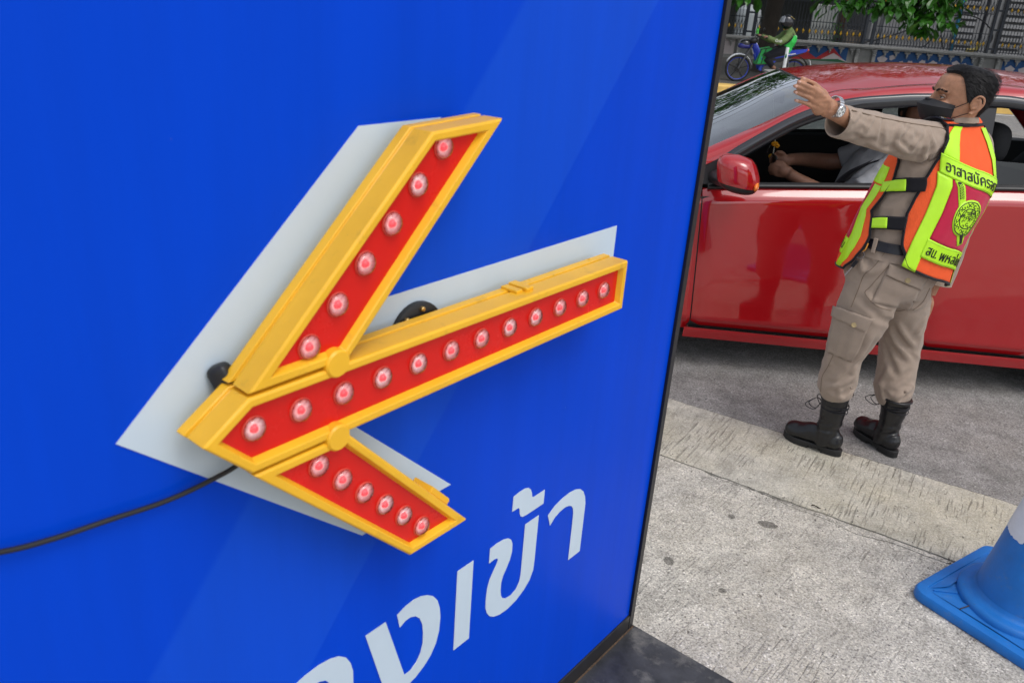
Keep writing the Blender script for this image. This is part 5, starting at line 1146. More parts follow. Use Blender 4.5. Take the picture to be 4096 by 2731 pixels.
# ---- wrist watch
wc = Vector((.9900, 2.8370, 1.4575)); ax = (SH - Vector((.98, 2.832, 1.453))).normalized(); wn = (hN - ax * hN.dot(ax)).normalized(); wy = ax.cross(wn)
wt = MB(); nl = 26
band = [wc - wn * 0 + (wn * math.cos(2 * math.pi * i / nl) * .0295 + wy * math.sin(2 * math.pi * i / nl) * .036) for i in range(nl)]
for i in range(nl):
    p = band[i]; q = band[(i + 1) % nl]; d = (q - p); rad = ((p + q) / 2 - wc).normalized(); y = d.normalized(); Mx = Matrix((ax, y, ax.cross(y))).transposed(); wt.box((p + q) / 2, (.019, d.length * .82, .0035), Mx)
watch = wt.build("watch", M_STEEL, man); bevel(watch, .0008)
Mx = (wn + ax * .12).normalized(); fc = wc + wn * .0290
MB().revolve([(.0002, 0), (.0175, 0), (.0200, .002), (.0205, .006), (.0185, .0088), (.0165, .0088), (.0163, .0075), (.0002, .0075)], fc, Mx, 36, cap=False).build("watch_case", M_STEEL, watch, 35)
MB().revolve([(.0002, .0078), (.0163, .0078), (.0163, .0076)], fc, Mx, 36, cap=False).build("watch_dial", mat("silver_dial", (.80, .80, .78), .35), watch, 35)
for a in (90, 210, 330):
    d = wy * math.cos(R(a)) + ax * math.sin(R(a)); d = (d - Mx * d.dot(Mx)).normalized(); MB().revolve([(.0020, .0080), (.0036, .0080), (.0036, .0084), (.0020, .0084)], fc + d * .0080, Mx, 18, cap=False).build("subdial", M_INK, watch, 35)
for i in range(12):
    d = wy * math.cos(R(30 * i)) + ax * math.sin(R(30 * i)); d = (d - Mx * d.dot(Mx)).normalized(); MB().bar(fc + d * .0130 + Mx * .0082, fc + d * .0155 + Mx * .0082, .0009, .0006, up=tuple(Mx)).build("hour_mark", M_INK, watch)
# ---- boots
def boot(c, fd, seed, ex=0):
    c = Vector((c[0], c[1], 0)); fd = Vector((*fd, 0)).normalized(); sd_ = Vector((-fd.y, fd.x, 0)); B = lambda f, s, z: c + fd * (f * (.86 if f > 0 else 1)) + sd_ * s + UPV * z
    mb = MB()
    frame_tube(mb, *resample([(*B(-.004, 0, .265 + ex), .060, .056), (*B(-.004, 0, .21), .056, .052), (*B(-.006, 0, .15), .050, .048), (*B(-.004, 0, .11), .050, .046), (*B(.0, 0, .075), .052, .046), (*B(.0, 0, .035), .052, .042)], 20), n=24, up=tuple(fd))
    pts, rr = resample([(*B(-.055, 0, .052), .034, .030), (*B(-.02, 0, .060), .042, .040), (*B(.05, 0, .066), .044, .046), (*B(.10, 0, .056), .047, .038), (*B(.145, 0, .048), .046, .033), (*B(.180, 0, .043), .036, .028), (*B(.198, 0, .040), .018, .016)], 22)
    frame_tube(mb, pts, rr, 20)
    mb.ball(B(.145, 0, .050), (.050, .045, .036), 16, 10, Matrix((fd, sd_, UPV)).transposed()); mb.ball(B(-.040, 0, .060), (.036, .036, .044), 14, 10)
    o = fused("boot", mb, .0050, M_LEATH, man, 4, .5)
    def bd_(p, n):
        q = p - c; z = p.z; k = math.exp(-((z - .115) / .035) ** 2) + .5 * math.exp(-((z - .16) / .03) ** 2); f = q.dot(fd)
        return .0040 * (ridge(Vector((q.x * 9 + seed, q.y * 9, z * 42 + f * 14))) - .5) * k + .002 * (ridge(Vector((q.x * 22, q.y * 22, z * 22 + seed))) - .5) * (1 if f > .05 else .3)
    displace(o, bd_)
    # sole with welt and heel
    outl = []
    for i in range(40):
        a = 2 * math.pi * i / 40; f = .062 + .143 * math.cos(a); w_ = interp([(-.082, .030), (-.06, .038), (.0, .036), (.06, .041), (.13, .051), (.18, .040), (.206, .012)], f); outl.append((f, math.copysign(abs(math.sin(a)) ** .55, math.sin(a)) * w_))
    bevel(MB().prism(outl, lambda f, s, w_: B(f, s, w_), .012, .030).build("sole", M_SOLE, o, fix=True), .003)
    MB().prism([(f, s) for f, s in outl if f < .0] , lambda f, s, w_: B(f, s, w_), .0005, .0125).build("heel", M_SOLE, o, fix=True)
    MB().prism([(f, s * .97) for f, s in outl if f > .055], lambda f, s, w_: B(f, s, w_), .0008, .0125).build("outsole", M_SOLE, o, fix=True)
    # padded top, laces wound round, bows
    MB().tube([B(-.004 + .060 * math.cos(a), 0.057 * math.sin(a), .262 + ex) for a in [2 * math.pi * i / 26 for i in range(26)]], .006, 8, closed=True).build("boot_cuff", M_LEATH, o, 60)
    for z, dz in ((.205, .006), (.214, -.006), (.228, .003)):
        MB().tube([B(-.005 + .0585 * math.cos(a), .056 * math.sin(a), z + dz * math.sin(a + 1)) for a in [2 * math.pi * i / 26 for i in range(26)]], .0022, 6, closed=True).build("lace", M_BIND, o, 60)
    for k in range(5):
        z = .105 + .024 * k; f = .052 - .003 * k; MB().tube([B(f - .012, -.022, z), B(f + .002, 0, z + .010), B(f - .012, .022, z + .004)], .002, 6).build("lace", M_BIND, o, 60)
    for s0, e in ((1, .050), (-1, .040), (1, .075)):
        MB().tube(crom([B(.055, 0, .215), B(.075, s0 * .02, .235), B(.085 + e * .3, s0 * e, .215), B(.07, s0 * e * .6, .190), B(.058, 0, .212)], 14), .0018, 6).build("lace", M_BIND, o, 60)
    return o
boot((1.371, 3.178), (-.79, .61), 1.0, .022); boot((1.648, 3.225), (-.36, .933), 5.0, -.012)
# ================================================================== passenger in the car
PO = CX(-.05, .44, .40); pas = empty("person", tuple(PO), "seated passenger in a grey polo shirt holding a dark phone inside the red car", "person")
pb_ = MB()
frame_tube(pb_, *resample([(*CX(-.02, .46, 1.08), .055, .055), (*CX(.02, .46, 1.17), .050, .052), (*CX(.03, .46, 1.24), .050, .052)], 8), up=(0, 1, 0))
pb_.ball(CX(.02, .46, 1.305), (.088, .070, .105), 20, 14); pb_.ball(CX(-.065, .46, 1.29), (.022, .014, .018))
pb_.loft([[CX(-.12 + .10 * k - .14 * (1 - k), .46, .52 + .50 * k) + EX * .10 * math.cos(a) + EY * .15 * math.sin(a) for a in [2 * math.pi * j / 20 for j in range(20)]] for k in (0, .25, .5, .75, 1)])
armN = [(-.10, .27, 1.08, .055, .055), (-.20, .235, .97, .048, .048), (-.31, .22, .895, .042, .042), (-.42, .25, .905, .038, .038), (-.54, .31, .945, .030, .030), (-.59, .335, .965, .026, .030)]
armF = [(-.12, .65, 1.08, .055, .055), (-.25, .70, .99, .046, .046), (-.38, .68, .985, .042, .042), (-.50, .56, 1.005, .034, .034), (-.58, .46, 1.015, .027, .030)]
for a_ in (armN, armF): frame_tube(pb_, *resample([(*CX(*q[:3]), q[3], q[4]) for q in a_], 24), n=16)
for base_, dirs, sgn in ((Vector((-.61, .345, .975)), ((-.055, .030, -.006), (-.062, .030, .010)), 1), (Vector((-.60, .45, 1.010)), ((-.05, -.035, .0), (-.055, -.04, .012)), -1)):
    pb_.ball(CX(*base_), (.040, .022, .032), 14, 10)
    for k in range(4):
        b0 = base_ + Vector((-.028, .0, .024 - .016 * k)); L = (.050, .056, .054, .042)[k]
        pb_.tube(crom([CX(*(b0 + Vector((.03, 0, 0)))), CX(*b0), CX(*(b0 + Vector((-L * .6, .010 * sgn, .004)))), CX(*(b0 + Vector((-L, .030 * sgn, .0))))], 8), [.011, .0105, .010, .0098, .0095, .009, .0085, .008, .006], 10)
    pb_.tube(crom([CX(*(base_ + Vector((.0, 0, .02)))), CX(*(base_ + Vector((-.025, .01 * sgn, .042)))), CX(*(base_ + Vector((-.055, .02 * sgn, .044))))], 6), [.013, .012, .0115, .011, .010, .009, .007], 10)
for s_ in (-1, 1): frame_tube(pb_, *resample([(*CX(.0, .46 + .10 * s_, .52), .085, .085), (*CX(-.25, .46 + .11 * s_, .55), .075, .075), (*CX(-.42, .46 + .11 * s_, .54), .060, .060), (*CX(-.50, .46 + .11 * s_, .40), .052, .052), (*CX(-.56, .46 + .11 * s_, .33), .045, .045)], 20), n=14)
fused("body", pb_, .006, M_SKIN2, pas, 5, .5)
ps = MB()
ps.loft([[CX(x, .46, z) + EX * a * math.cos(t_) + EY * b_ * math.copysign(abs(math.sin(t_)) ** .85, math.sin(t_)) for t_ in [2 * math.pi * j / 28 for j in range(28)]] for x, z, a, b_ in ((-.13, .50, .145, .175), (-.17, .62, .150, .175), (-.18, .75, .150, .175), (-.17, .88, .148, .185), (-.15, .98, .140, .200), (-.115, 1.06, .125, .205), (-.08, 1.11, .105, .175), (-.05, 1.145, .085, .11), (-.035, 1.165, .068, .075))])
frame_tube(ps, *resample([(*CX(-.07, .33, 1.07), .07, .075), (*CX(-.12, .265, 1.055), .072, .075), (*CX(-.19, .235, .985), .068, .070), (*CX(-.26, .222, .930), .064, .064)], 14), n=20)
frame_tube(ps, *resample([(*CX(-.08, .60, 1.07), .07, .075), (*CX(-.15, .655, 1.055), .070, .072), (*CX(-.24, .70, 1.0), .064, .066)], 12), n=20)
M_GREY = fabric("grey_polo", (.33, .34, .36), .9)
psh = fused("polo_shirt", ps, .0075, M_GREY, pas, 5, .5)
displace(psh, lambda p, n: .007 * (ridge(Vector((p.x * 9 + p.z * 6, p.y * 9, p.z * 8))) - .5) + .002 * noise.noise(p * 25))
MB().tube([CX(-.035 + .075 * math.cos(t_) - .02 * (math.cos(t_) < 0), .46 + .078 * math.sin(t_), 1.160 + .012 * math.cos(t_)) for t_ in [2 * math.pi * i / 26 for i in range(26)]], .011, 8, closed=True).build("collar", mat("dark_collar", (.03, .032, .045), .85), psh, 60)
ptm = MB()
for s_ in (-1, 1): frame_tube(ptm, *resample([(*CX(.02, .46 + .09 * s_, .53), .105, .10), (*CX(-.25, .46 + .11 * s_, .56), .092, .088), (*CX(-.43, .46 + .11 * s_, .54), .076, .076), (*CX(-.51, .46 + .11 * s_, .40), .066, .066), (*CX(-.56, .46 + .11 * s_, .335), .06, .06)], 20), n=18)
fused("trousers", ptm, .010, fabric("dark_trousers", (.02, .02, .025)), pas, 4, .5)
MB().grid(lambda u, v: CX(.02 - .0 * u, .46, 1.305) + EX * math.cos(R(-20 + 220 * u)) * .097 + EY * math.sin(R(-20 + 220 * u)) * .0 + EY * (2 * v - 1) * .078 * abs(math.sin(math.pi * (.08 + .84 * u))) ** .3 + UPV * (.112 * math.sin(R(-20 + 220 * u))), 20, 10).build("hair", M_HAIR, pas, 60)
bevel(MB().box(CX(-.655, .40, 1.0), (.012, .075, .095), Matrix.Rotation(R(-18), 3, 'Y')).build("phone", M_TRIM, pas, fix=True), .004)
# seat belt with shoulder pad (belongs to the car)
sb = crom([CX(.10, .19, 1.24), CX(-.03, .25, 1.13), CX(-.19, .31, 1.075), CX(-.285, .36, 1.0), CX(-.325, .40, .90), CX(-.30, .50, .74), CX(-.20, .66, .60)], 40); mb = MB()
mb.loft([[p + (EX * .6 + UPV * .3).normalized() * .0 + EY * .0 + EX * w_ + UPV * w_ * .6 for w_ in (-.022, .022)] for p in sb], cap=False, ringclosed=False)
o = mb.build("seat_belt", M_BIND, car, 60); solid(o, .003)
mb = MB(); mb.loft([[p - EY * .006 + EX * w_ + UPV * w_ * .6 for w_ in (-.034, .034)] for p in sb[16:25]], cap=False, ringclosed=False); o = mb.build("belt_pad", M_BIND, car, 60); solid(o, .014, 0)

# ================================================================== far side of the road
M_YK = mat("yellow_kerb_paint", (.72, .47, .13), .7, var=.16, vscale=6, bump=.2, bscale=30); M_WL = mat("road_white", (.55, .55, .53), .7, var=.25, vscale=14)
M_PAVE = ground_mat("far_pavement", (.105, .10, .09), .5, .5)
fw_ = MB().box((0, 21.4, .065), (300, 7.9, .16)).build("far_pavement", M_PAVE); tag(fw_, kind='structure')
kerb = empty("kerb", (0, 17.15, 0)); tag(kerb, kind='structure')
for i in range(26):
    x0 = -5.5 + .9 * i
    bevel(MB().prism([(17.13, -.02), (17.13, .125), (17.155, .152), (17.44, .156), (17.44, -.02)], lambda y, z, w: (w, y, z), x0 + .004, x0 + .896).build("kerbstone", M_YK, kerb, fix=True), .006)
for k, (a, b_) in enumerate(((-.5, 13),)):
    tag(MB().add([(a - 20, 16.80, .002), (b_ + 30, 16.80, .002), (b_ + 30, 16.93, .002), (a - 20, 16.93, .002)], [(0, 1, 2, 3)]).build("road_line", M_WL), kind='structure')
for k in range(6):
    tag(MB().add([(-6 + 6 * k, 9.9, .002), (-3 + 6 * k, 9.9, .002), (-3 + 6 * k, 10.03, .002), (-6 + 6 * k, 10.03, .002)], [(0, 1, 2, 3)]).build("road_line", M_WL), kind='structure')
# flexible post
fp = empty("flexible_post", (4.63, 16.30, 0), "white flexible road post with green bands in front of the yellow kerb", "post")
M_PW = mat("white_post_plastic", (.74, .75, .74), .45, var=.05, vscale=10); M_PG = mat("green_reflector", (.01, .16, .08), .3)
MB().revolve([(.10, 0), (.10, .02), (.06, .035), (.05, .04)], (4.63, 16.30, 0), None, 24).build("foot", M_TRIM, fp, 40)
MB().revolve([(.032, .04), (.032, .44), (.032, .60), (.030, .66), (.030, .955), (.027, .965), (.001, .965)], (4.63, 16.30, 0), None, 20, cap=False).build("post_tube", M_PW, fp, 40)
MB().revolve([(.0335, .47), (.0335, .545)], (4.63, 16.30, 0), None, 20, cap=False).build("green_band", M_PG, fp, 40)
MB().revolve([(.0335, .12), (.0335, .20)], (4.63, 16.30, 0), None, 20, cap=False).build("green_band", M_PG, fp, 40)
MB().ball((4.617, 16.271, .815), (.017, .008, .040), 14, 8).build("reflector", M_PG, fp, 60)

# ---- motorbike
BKS = .915; BKO = Vector((4.21, 18.15, .147))
def K(x, y, z): return BKO + Vector((x, y, z)) * BKS
bike = empty("motorbike", tuple(BKO), "blue underbone motorbike with a white front mudguard parked on the far pavement", "motorbike")
M_BB = mat("blue_bike_paint", (.012, .045, .46), .22, spec=.5, coat=.8); M_BW = mat("white_bike_plastic", (.62, .64, .66), .3); M_BM = mat("engine_metal", (.10, .10, .105), .4, metal=.7)
for ax, w_ in ((0, .07), (1.24, .085)):
    c_ = K(ax, 0, .28); r_ = lambda q: [(a * BKS, b_ * BKS) for a, b_ in q]
    ty = MB().revolve(r_([(.235, -w_ * .4), (.262, -w_ * .5), (.280, -w_ * .2), (.280, w_ * .2), (.262, w_ * .5), (.235, w_ * .4), (.235, -w_ * .4)]), c_, (0, -1, 0), 36, cap=False).build("wheel", M_TYRE, bike, 50)
    MB().revolve(r_([(.225, -.03), (.236, -.034), (.236, .034), (.225, .03), (.225, -.03)]), c_, (0, -1, 0), 36, cap=False).build("rim", M_BB, ty, 50)
    sp = MB()
    for k in range(5):
        a = 2 * math.pi * k / 5 + .3; sp.bar(c_, c_ + Vector((math.cos(a), 0, math.sin(a))) * .23 * BKS, .028 * BKS, .02 * BKS, up=(0, 1, 0))
    sp.revolve(r_([(.0005, -.05), (.04, -.05), (.04, .05), (.0005, .05)]), c_, (0, -1, 0), 16); sp.build("spokes", M_TRIM, ty)
    MB().revolve(r_([(.05, -.052), (.10, -.052), (.10, -.048), (.05, -.048)]), c_, (0, -1, 0), 20, cap=False).build("brake_disc", M_BM, ty, 40)
for s_ in (-1, 1):
    MB().tube([K(0, .065 * s_, .28), K(.10, .065 * s_, .50), K(.24, .055 * s_, .80)], [.022, .022, .018], 10).build("fork_leg", M_BM, bike, 60)
    MB().tube([K(.72, .06 * s_, .30), K(1.24, .075 * s_, .28)], .02, 8).build("swing_arm", M_BM, bike, 60)
    MB().tube([K(1.10, .085 * s_, .34), K(1.04, .075 * s_, .66)], [.026, .022], 10).build("shock_absorber", M_BM, bike, 60)
    MB().tube(crom([K(.30, .0, .93), K(.30, .12 * s_, .965), K(.36, .25 * s_, .985), K(.45, .33 * s_, .965)], 12), .013, 8).build("handlebar", M_TRIM, bike, 60)
    MB().tube([K(.39, .28 * s_, .98), K(.46, .34 * s_, .965)], .02, 8).build("grip", M_TRIM, bike, 60)
    MB().tube(crom([K(.36, .22 * s_, .99), K(.36, .24 * s_, 1.07), K(.37, .27 * s_, 1.12)], 6), .005, 6).build("mirror_stalk", M_TRIM, bike, 60)
    MB().ball(K(.37, .29 * s_, 1.14), (.015, .05, .032), 12, 8).build("mirror", M_TRIM, bike, 60)
MB().tube([K(.37, .27, 1.02), K(.372, .27, 1.15)], [.03, .022], 8).build("phone_mount", mat("green_phone_case", (.08, .55, .06), .5), bike, 60)
def fend(u, v): 
    a = R(28 + 130 * u); rr_ = .305 + .02 * math.sin(math.pi * u); return K(-rr_ * math.cos(a) * 1.0, (v - .5) * .115, .28 + rr_ * math.sin(a) - .02 * abs(2 * v - 1) ** 2)
solid(MB().grid(fend, 16, 6).build("front_mudguard", M_BW, bike, 60), .006, 0)
def shield(u, v):
    q = crom([(.175, 0, .84), (.235, 0, .74), (.30, 0, .60), (.36, 0, .46), (.44, 0, .30)], 16)[int(round(u * 16))]; w_ = interp([(0, .07), (.3, .15), (.7, .17), (1, .10)], u); s_ = 2 * v - 1; return K(q.x + .12 * abs(s_) ** 1.6, w_ * s_, q.z + .03 * abs(s_))
solid(MB().grid(shield, 16, 10).build("leg_shield", M_BB, bike, 60), .02, 0)
solid(MB().grid(lambda u, v: shield(.05 + .45 * u, .38 + .24 * v) + Vector((-.012, 0, 0)), 8, 4).build("shield_trim", M_BW, bike, 60), .006, 0)
MB().ball(K(.25, 0, .885), (.085, .12, .065), 16, 10, p=2.6).build("headlight_cowl", M_TRIM, bike, 60)
MB().ball(K(.19, 0, .88), (.03, .07, .035), 14, 8).build("headlight", mat("lamp_glass", (.5, .52, .55), .1), bike, 60)
for s_ in (-1, 1):
    MB().prism([(.44, .30), (.52, .50), (.80, .50), (.72, .38), (.50, .26)], lambda x, z, w: K(x, (.10 + w) * s_, z), 0, .012).build("side_cowl", M_BB, bike, fix=True)
    MB().prism([(.56, .56), (.68, .68), (1.10, .745), (1.46, .80), (1.42, .73), (1.10, .63), (.80, .55)], lambda x, z, w: K(x, (.105 - .03 * max(0, x - 1.0) + w) * s_, z), 0, .012).build("tail_panel", M_BB, bike, fix=True)
    MB().prism([(.85, .625), (1.20, .690), (1.20, .672), (.86, .607)], lambda x, z, w: K(x, (.118 - .03 * max(0, x - 1.0) + w) * s_, z), 0, .003).build("decal", M_BW, bike, fix=True)
MB().prism([(.42, .52), (.62, .60), (1.35, .76), (1.38, .70), (.9, .48), (.5, .42)], lambda x, z, w: K(x, w, z), -.095, .095).build("frame_body", M_TRIM, bike, fix=True)
def seatf(u, v):
    q = crom([(.60, 0, .70), (.80, 0, .745), (1.02, 0, .765), (1.12, 0, .80), (1.34, 0, .83), (1.44, 0, .825)], 20)[int(round(u * 20))]; a = 2 * math.pi * v; w_ = .12 * (1 - .35 * abs(2 * u - 1) ** 3); return K(q.x, w_ * math.cos(a), q.z + .035 * math.sin(a))
MB().loft([[seatf(i / 20, j / 16) for j in range(16)] for i in range(21)]).build("seat", M_TRIM, bike, 60)
bevel(MB().box(K(.66, 0, .33), (.26 * BKS, .22 * BKS, .17 * BKS)).build("engine", M_BM, bike, fix=True), .03)
MB().revolve([(.0005, -.13), (.075, -.13), (.08, -.10), (.08, .10), (.075, .13), (.0005, .13)], K(.60, 0, .31), (0, -1, 0), 20).build("crankcase", M_BM, bike, 40)
MB().tube(crom([K(.55, -.10, .26), K(.75, -.13, .20), K(.95, -.14, .24), K(1.05, -.145, .27)], 10), .018, 8).build("exhaust_pipe", M_BM, bike, 60)
MB().tube([K(1.0, -.145, .26), K(1.08, -.15, .275), K(1.45, -.155, .33), K(1.50, -.155, .335)], [.03, .05, .055, .035], 12).build("silencer", M_TRIM, bike, 40)
MB().tube([K(.58, -.20, .26), K(.58, .20, .26)], .014, 8).build("foot_peg", M_BM, bike, 60)
MB().ball(K(1.46, 0, .765), (.05, .085, .04), 12, 8).build("tail_light", mat("tail_red", (.45, .01, .012), .12, coat=1), bike, 60)
MB().tube(crom([K(1.15, .12, .84), K(1.45, .11, .875), K(1.52, 0, .875), K(1.45, -.11, .875), K(1.15, -.12, .84)], 16), .013, 8).build("grab_rail", M_TRIM, bike, 60)
solid(MB().grid(lambda u, v: K(1.24 + .32 * math.cos(R(115 - 100 * u)), (v - .5) * .13, .30 + .33 * math.sin(R(115 - 100 * u))), 12, 4).build("rear_mudguard", M_TRIM, bike, 60), .008, 0)
pl_ = MB().box(K(1.585, 0, .47), (.012, .17 * BKS, .20 * BKS), Matrix.Rotation(R(-22), 3, 'Y')).build("number_plate", mat("plate_white", (.7, .7, .7), .5), bike)
MB().tube([K(.78, .10, .24), K(.86, .20, .01)], .011, 8).build("side_stand", M_BM, bike, 60)
# helmet carried on the front
hl = empty("spare_helmet", tuple(K(.10, 0, .72)), "blue and black helmet hanging over the motorbike's front lamp", "helmet")
MB().ball(K(.08, 0, .815), (.125, .12, .085), 18, 12).build("shell", mat("black_helmet", (.008, .008, .012), .2, coat=.6), hl, 60)
MB().ball(K(.065, 0, .765), (.130, .118, .058), 18, 10, p=2.8).build("lower_shell", mat("navy_helmet", (.008, .012, .16), .25, coat=.5), hl, 60)
# delivery bag between the rider's knees
bg_ = empty("delivery_bag", tuple(K(.50, 0, .36)), "bright green insulated delivery bag standing on the motorbike's footboard", "bag")
M_GB = mat("green_bag_cloth", (.012, .30, .06), .6, var=.15, vscale=15, bump=.3, bscale=40)
o = MB().prism([(.345, .40), (.40, .72), (.66, .78), (.63, .42)], lambda x, z, w: K(x, w, z), -.17, .17).build("bag_body", M_GB, bg_, fix=True); bevel(o, .02, 3)
for x0, z0, x1, z1 in ((.36, .42, .415, .725), (.46, .42, .52, .74), (.40, .725, .66, .785), (.345, .40, .63, .42)):
    MB().tube([K(x0, -.176, z0), K(x1, -.176, z1)], .008, 6).build("webbing", M_TRIM, bg_, 60)
MB().tube(crom([K(.46, -.175, .60), K(.50, -.20, .66), K(.56, -.20, .66), K(.59, -.175, .61)], 8), .007, 6).build("bag_handle", M_TRIM, bg_, 60)
# rider
rd = empty("person", tuple(K(.95, 0, .70)), "rider in green jacket, black trousers and black helmet sitting on the blue motorbike", "person")
rbm = MB()
def rt(mb, pts, n=14, k=14): return frame_tube(mb, *resample([(*K(*q[:3]), q[3] * BKS, (q[4] if len(q) > 4 else q[3]) * BKS) for q in pts], k), n=n)
rt(rbm, [(.98, 0, .80, .13, .10), (1.02, 0, .95, .15, .10), (1.0, 0, 1.10, .14, .09), (.96, 0, 1.17, .06, .06), (.92, 0, 1.22, .055, .055)])
rbm.ball(K(.90, 0, 1.28), (.09, .07, .11), 16, 12)
ARMS = []
for s_ in (-1, 1):
    ar = [(.99, .17 * s_, 1.09, .06), (.86, .25 * s_, .96, .05), (.74, .28 * s_, .90, .042), (.58, .29 * s_, .95, .036), (.47, .30 * s_, .985, .03)]; ARMS.append(ar); rt(rbm, ar)
    rbm.ball(K(.43, .305 * s_, .985), (.05, .03, .035))
    for kf in range(4): rbm.tube(crom([K(.42, (.29 + .013 * kf) * s_, 1.0), K(.395, (.29 + .013 * kf) * s_, .985), K(.405, (.29 + .013 * kf) * s_, .955)], 4), .009, 6)
    rt(rbm, [(.97, .09 * s_, .74, .085), (.76, .16 * s_, .68, .075), (.57, .17 * s_, .57, .062), (.68, .15 * s_, .43, .05), (.80, .15 * s_, .33, .04)])
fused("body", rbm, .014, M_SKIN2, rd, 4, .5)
M_JG = mat("bright_green_jacket", (.04, .58, .09), .7, var=.12, vscale=12, bump=.3, bscale=40); M_JO = mat("olive_jacket", (.125, .185, .060), .8, var=.12, vscale=12, bump=.3, bscale=40)
rj = MB(); rt(rj, [(.965, 0, .70, .165, .125), (.99, 0, .78, .18, .13), (1.03, 0, .90, .195, .14), (1.045, 0, .98, .198, .138), (1.04, 0, 1.05, .192, .130)], 24, 20)
o = fused("jacket_lower", rj, .014, M_JG, rd, 3, .5); displace(o, lambda p, n: .012 * (ridge(p * 5) - .5))
rj = MB(); rt(rj, [(1.045, 0, .985, .186, .126), (1.03, 0, 1.06, .18, .115), (1.0, 0, 1.13, .15, .09), (.96, 0, 1.18, .085, .075)], 24, 16)
for ar in ARMS: rt(rj, [(x, y, z, r_ + .022) for x, y, z, r_ in ar], 16, 20)
o = fused("jacket_upper", rj, .014, M_JO, rd, 3, .5); displace(o, lambda p, n: .010 * (ridge(p * 6) - .5))
rt_ = MB()
for s_ in (-1, 1): rt(rt_, [(.98, .08 * s_, .74, .115), (.76, .155 * s_, .68, .10), (.57, .17 * s_, .57, .085), (.67, .15 * s_, .45, .07), (.73, .15 * s_, .39, .062)], 16, 20)
fused("trousers", rt_, .014, fabric("black_cloth", (.012, .013, .018)), rd, 3, .5)
for s_ in (-1, 1):
    mb = MB(); rt(mb, [(.86, .15 * s_, .31, .042, .04), (.80, .15 * s_, .285, .045, .045), (.70, .155 * s_, .265, .042, .035), (.63, .16 * s_, .26, .025, .02)]); mb.build("shoe", mat("dark_shoe", (.03, .03, .035), .7), rd, 60)
MB().ball(K(.915, 0, 1.31), (.145 * BKS, .125 * BKS, .150 * BKS), 24, 16, p=2.15).build("helmet", mat("black_helmet", (.008, .008, .012), .2, coat=.6), rd, 60)
solid(MB().grid(lambda u, v: K(.895, 0, 1.31) + Vector((-.158 * math.cos(R(-62 + 124 * u)) * math.cos(R(8 + 44 * v)), .138 * math.sin(R(-62 + 124 * u)) * math.cos(R(8 + 44 * v)), .160 * math.sin(R(-4 + 50 * v)))) * BKS, 14, 6).build("helmet_visor", mat("visor_glass", (.20, .21, .23), .08, coat=1), rd, 60), .004, 0)
MB().grid(lambda u, v: K(.915, 0, 1.31) + Vector((.147 * math.cos(R(20 + 60 * u)) * .99, -.128 * math.cos(R(35 + 6 * v - 20 * u)), .152 * math.sin(R(20 + 35 * u)) + .006 * v)) * BKS, 8, 2).build("helmet_stripe", mat("gold_stripe", (.6, .42, .1), .4), rd, 60)
# cross-body strap and sleeve print
MB().tube(crom([K(1.00, -.13, 1.135), K(1.05, -.175, 1.06), K(1.00, -.195, .95), K(.86, -.20, .84), K(.78, -.15, .80)], 16), .016, 6).build("bag_strap", M_TRIM, rd, 60)
vs, fs = text_mesh("Grab"); xm = max(v[0] for v in vs)
solid(mesh("print", [K(.625 + .155 * x / xm, -.385, .905 + .085 * y - .10 * x / xm * 0) + Vector((0, .02 * x / xm, 0)) for x, y in vs], fs, mat("white_print", (.75, .75, .75), .6), rd), .002, 0)
solid(mesh("print", [K(1.01 + .14 * x / xm, -.172 + .04 * x / xm, 1.065 + .07 * y - .05 * x / xm) for x, y in vs], fs, MATS["white_print"], rd), .002, 0)

# ================================================================== wall with painted panels
WY = 25.15
wall = empty("garden_wall", (9.4, WY, .145), "low grey plaster wall with painted panels under the iron fence", "wall")
M_WALL = mat("grey_plaster", (.24, .24, .23), .85, var=.2, vscale=5, bump=.25, bscale=30); M_STONE = mat("cast_stone", (.30, .30, .29), .85, var=.2, vscale=14, bump=.2, bscale=60)
MB().box((9.4, WY + .16, .42), (30, .28, .56)).build("wall_core", M_WALL, wall)
for z, d, h in ((.665, .10, .035), (.705, .15, .04), (.735, .12, .02)): bevel(MB().box((9.4, WY + .12 - d / 2 + .02, z), (30, .30 + d, h - .001)).build("ledge", M_STONE, wall, fix=True), .006)
MB().box((9.4, WY + .0, .19), (30, .10, .09)).build("plinth", M_WALL, wall)
cr_ = mat("mural_red", (.42, .03, .035), .8, var=.15, vscale=6); cb_ = mat("mural_blue", (.02, .08, .22), .8, var=.15, vscale=6); cw_ = mat("mural_pale", (.52, .46, .46), .8, var=.1, vscale=6); cg_ = mat("mural_green", (.02, .11, .05), .8, var=.1, vscale=6); cy_ = mat("mural_yellow", (.58, .40, .06), .8); co_ = mat("mural_orange", (.55, .20, .05), .8)
def wp(poly, name, m_, dy, parent): return MB().prism(poly, lambda x, z, w: (x, WY + .018 - dy - w, z), 0, .004).build(name, m_, parent, fix=True)
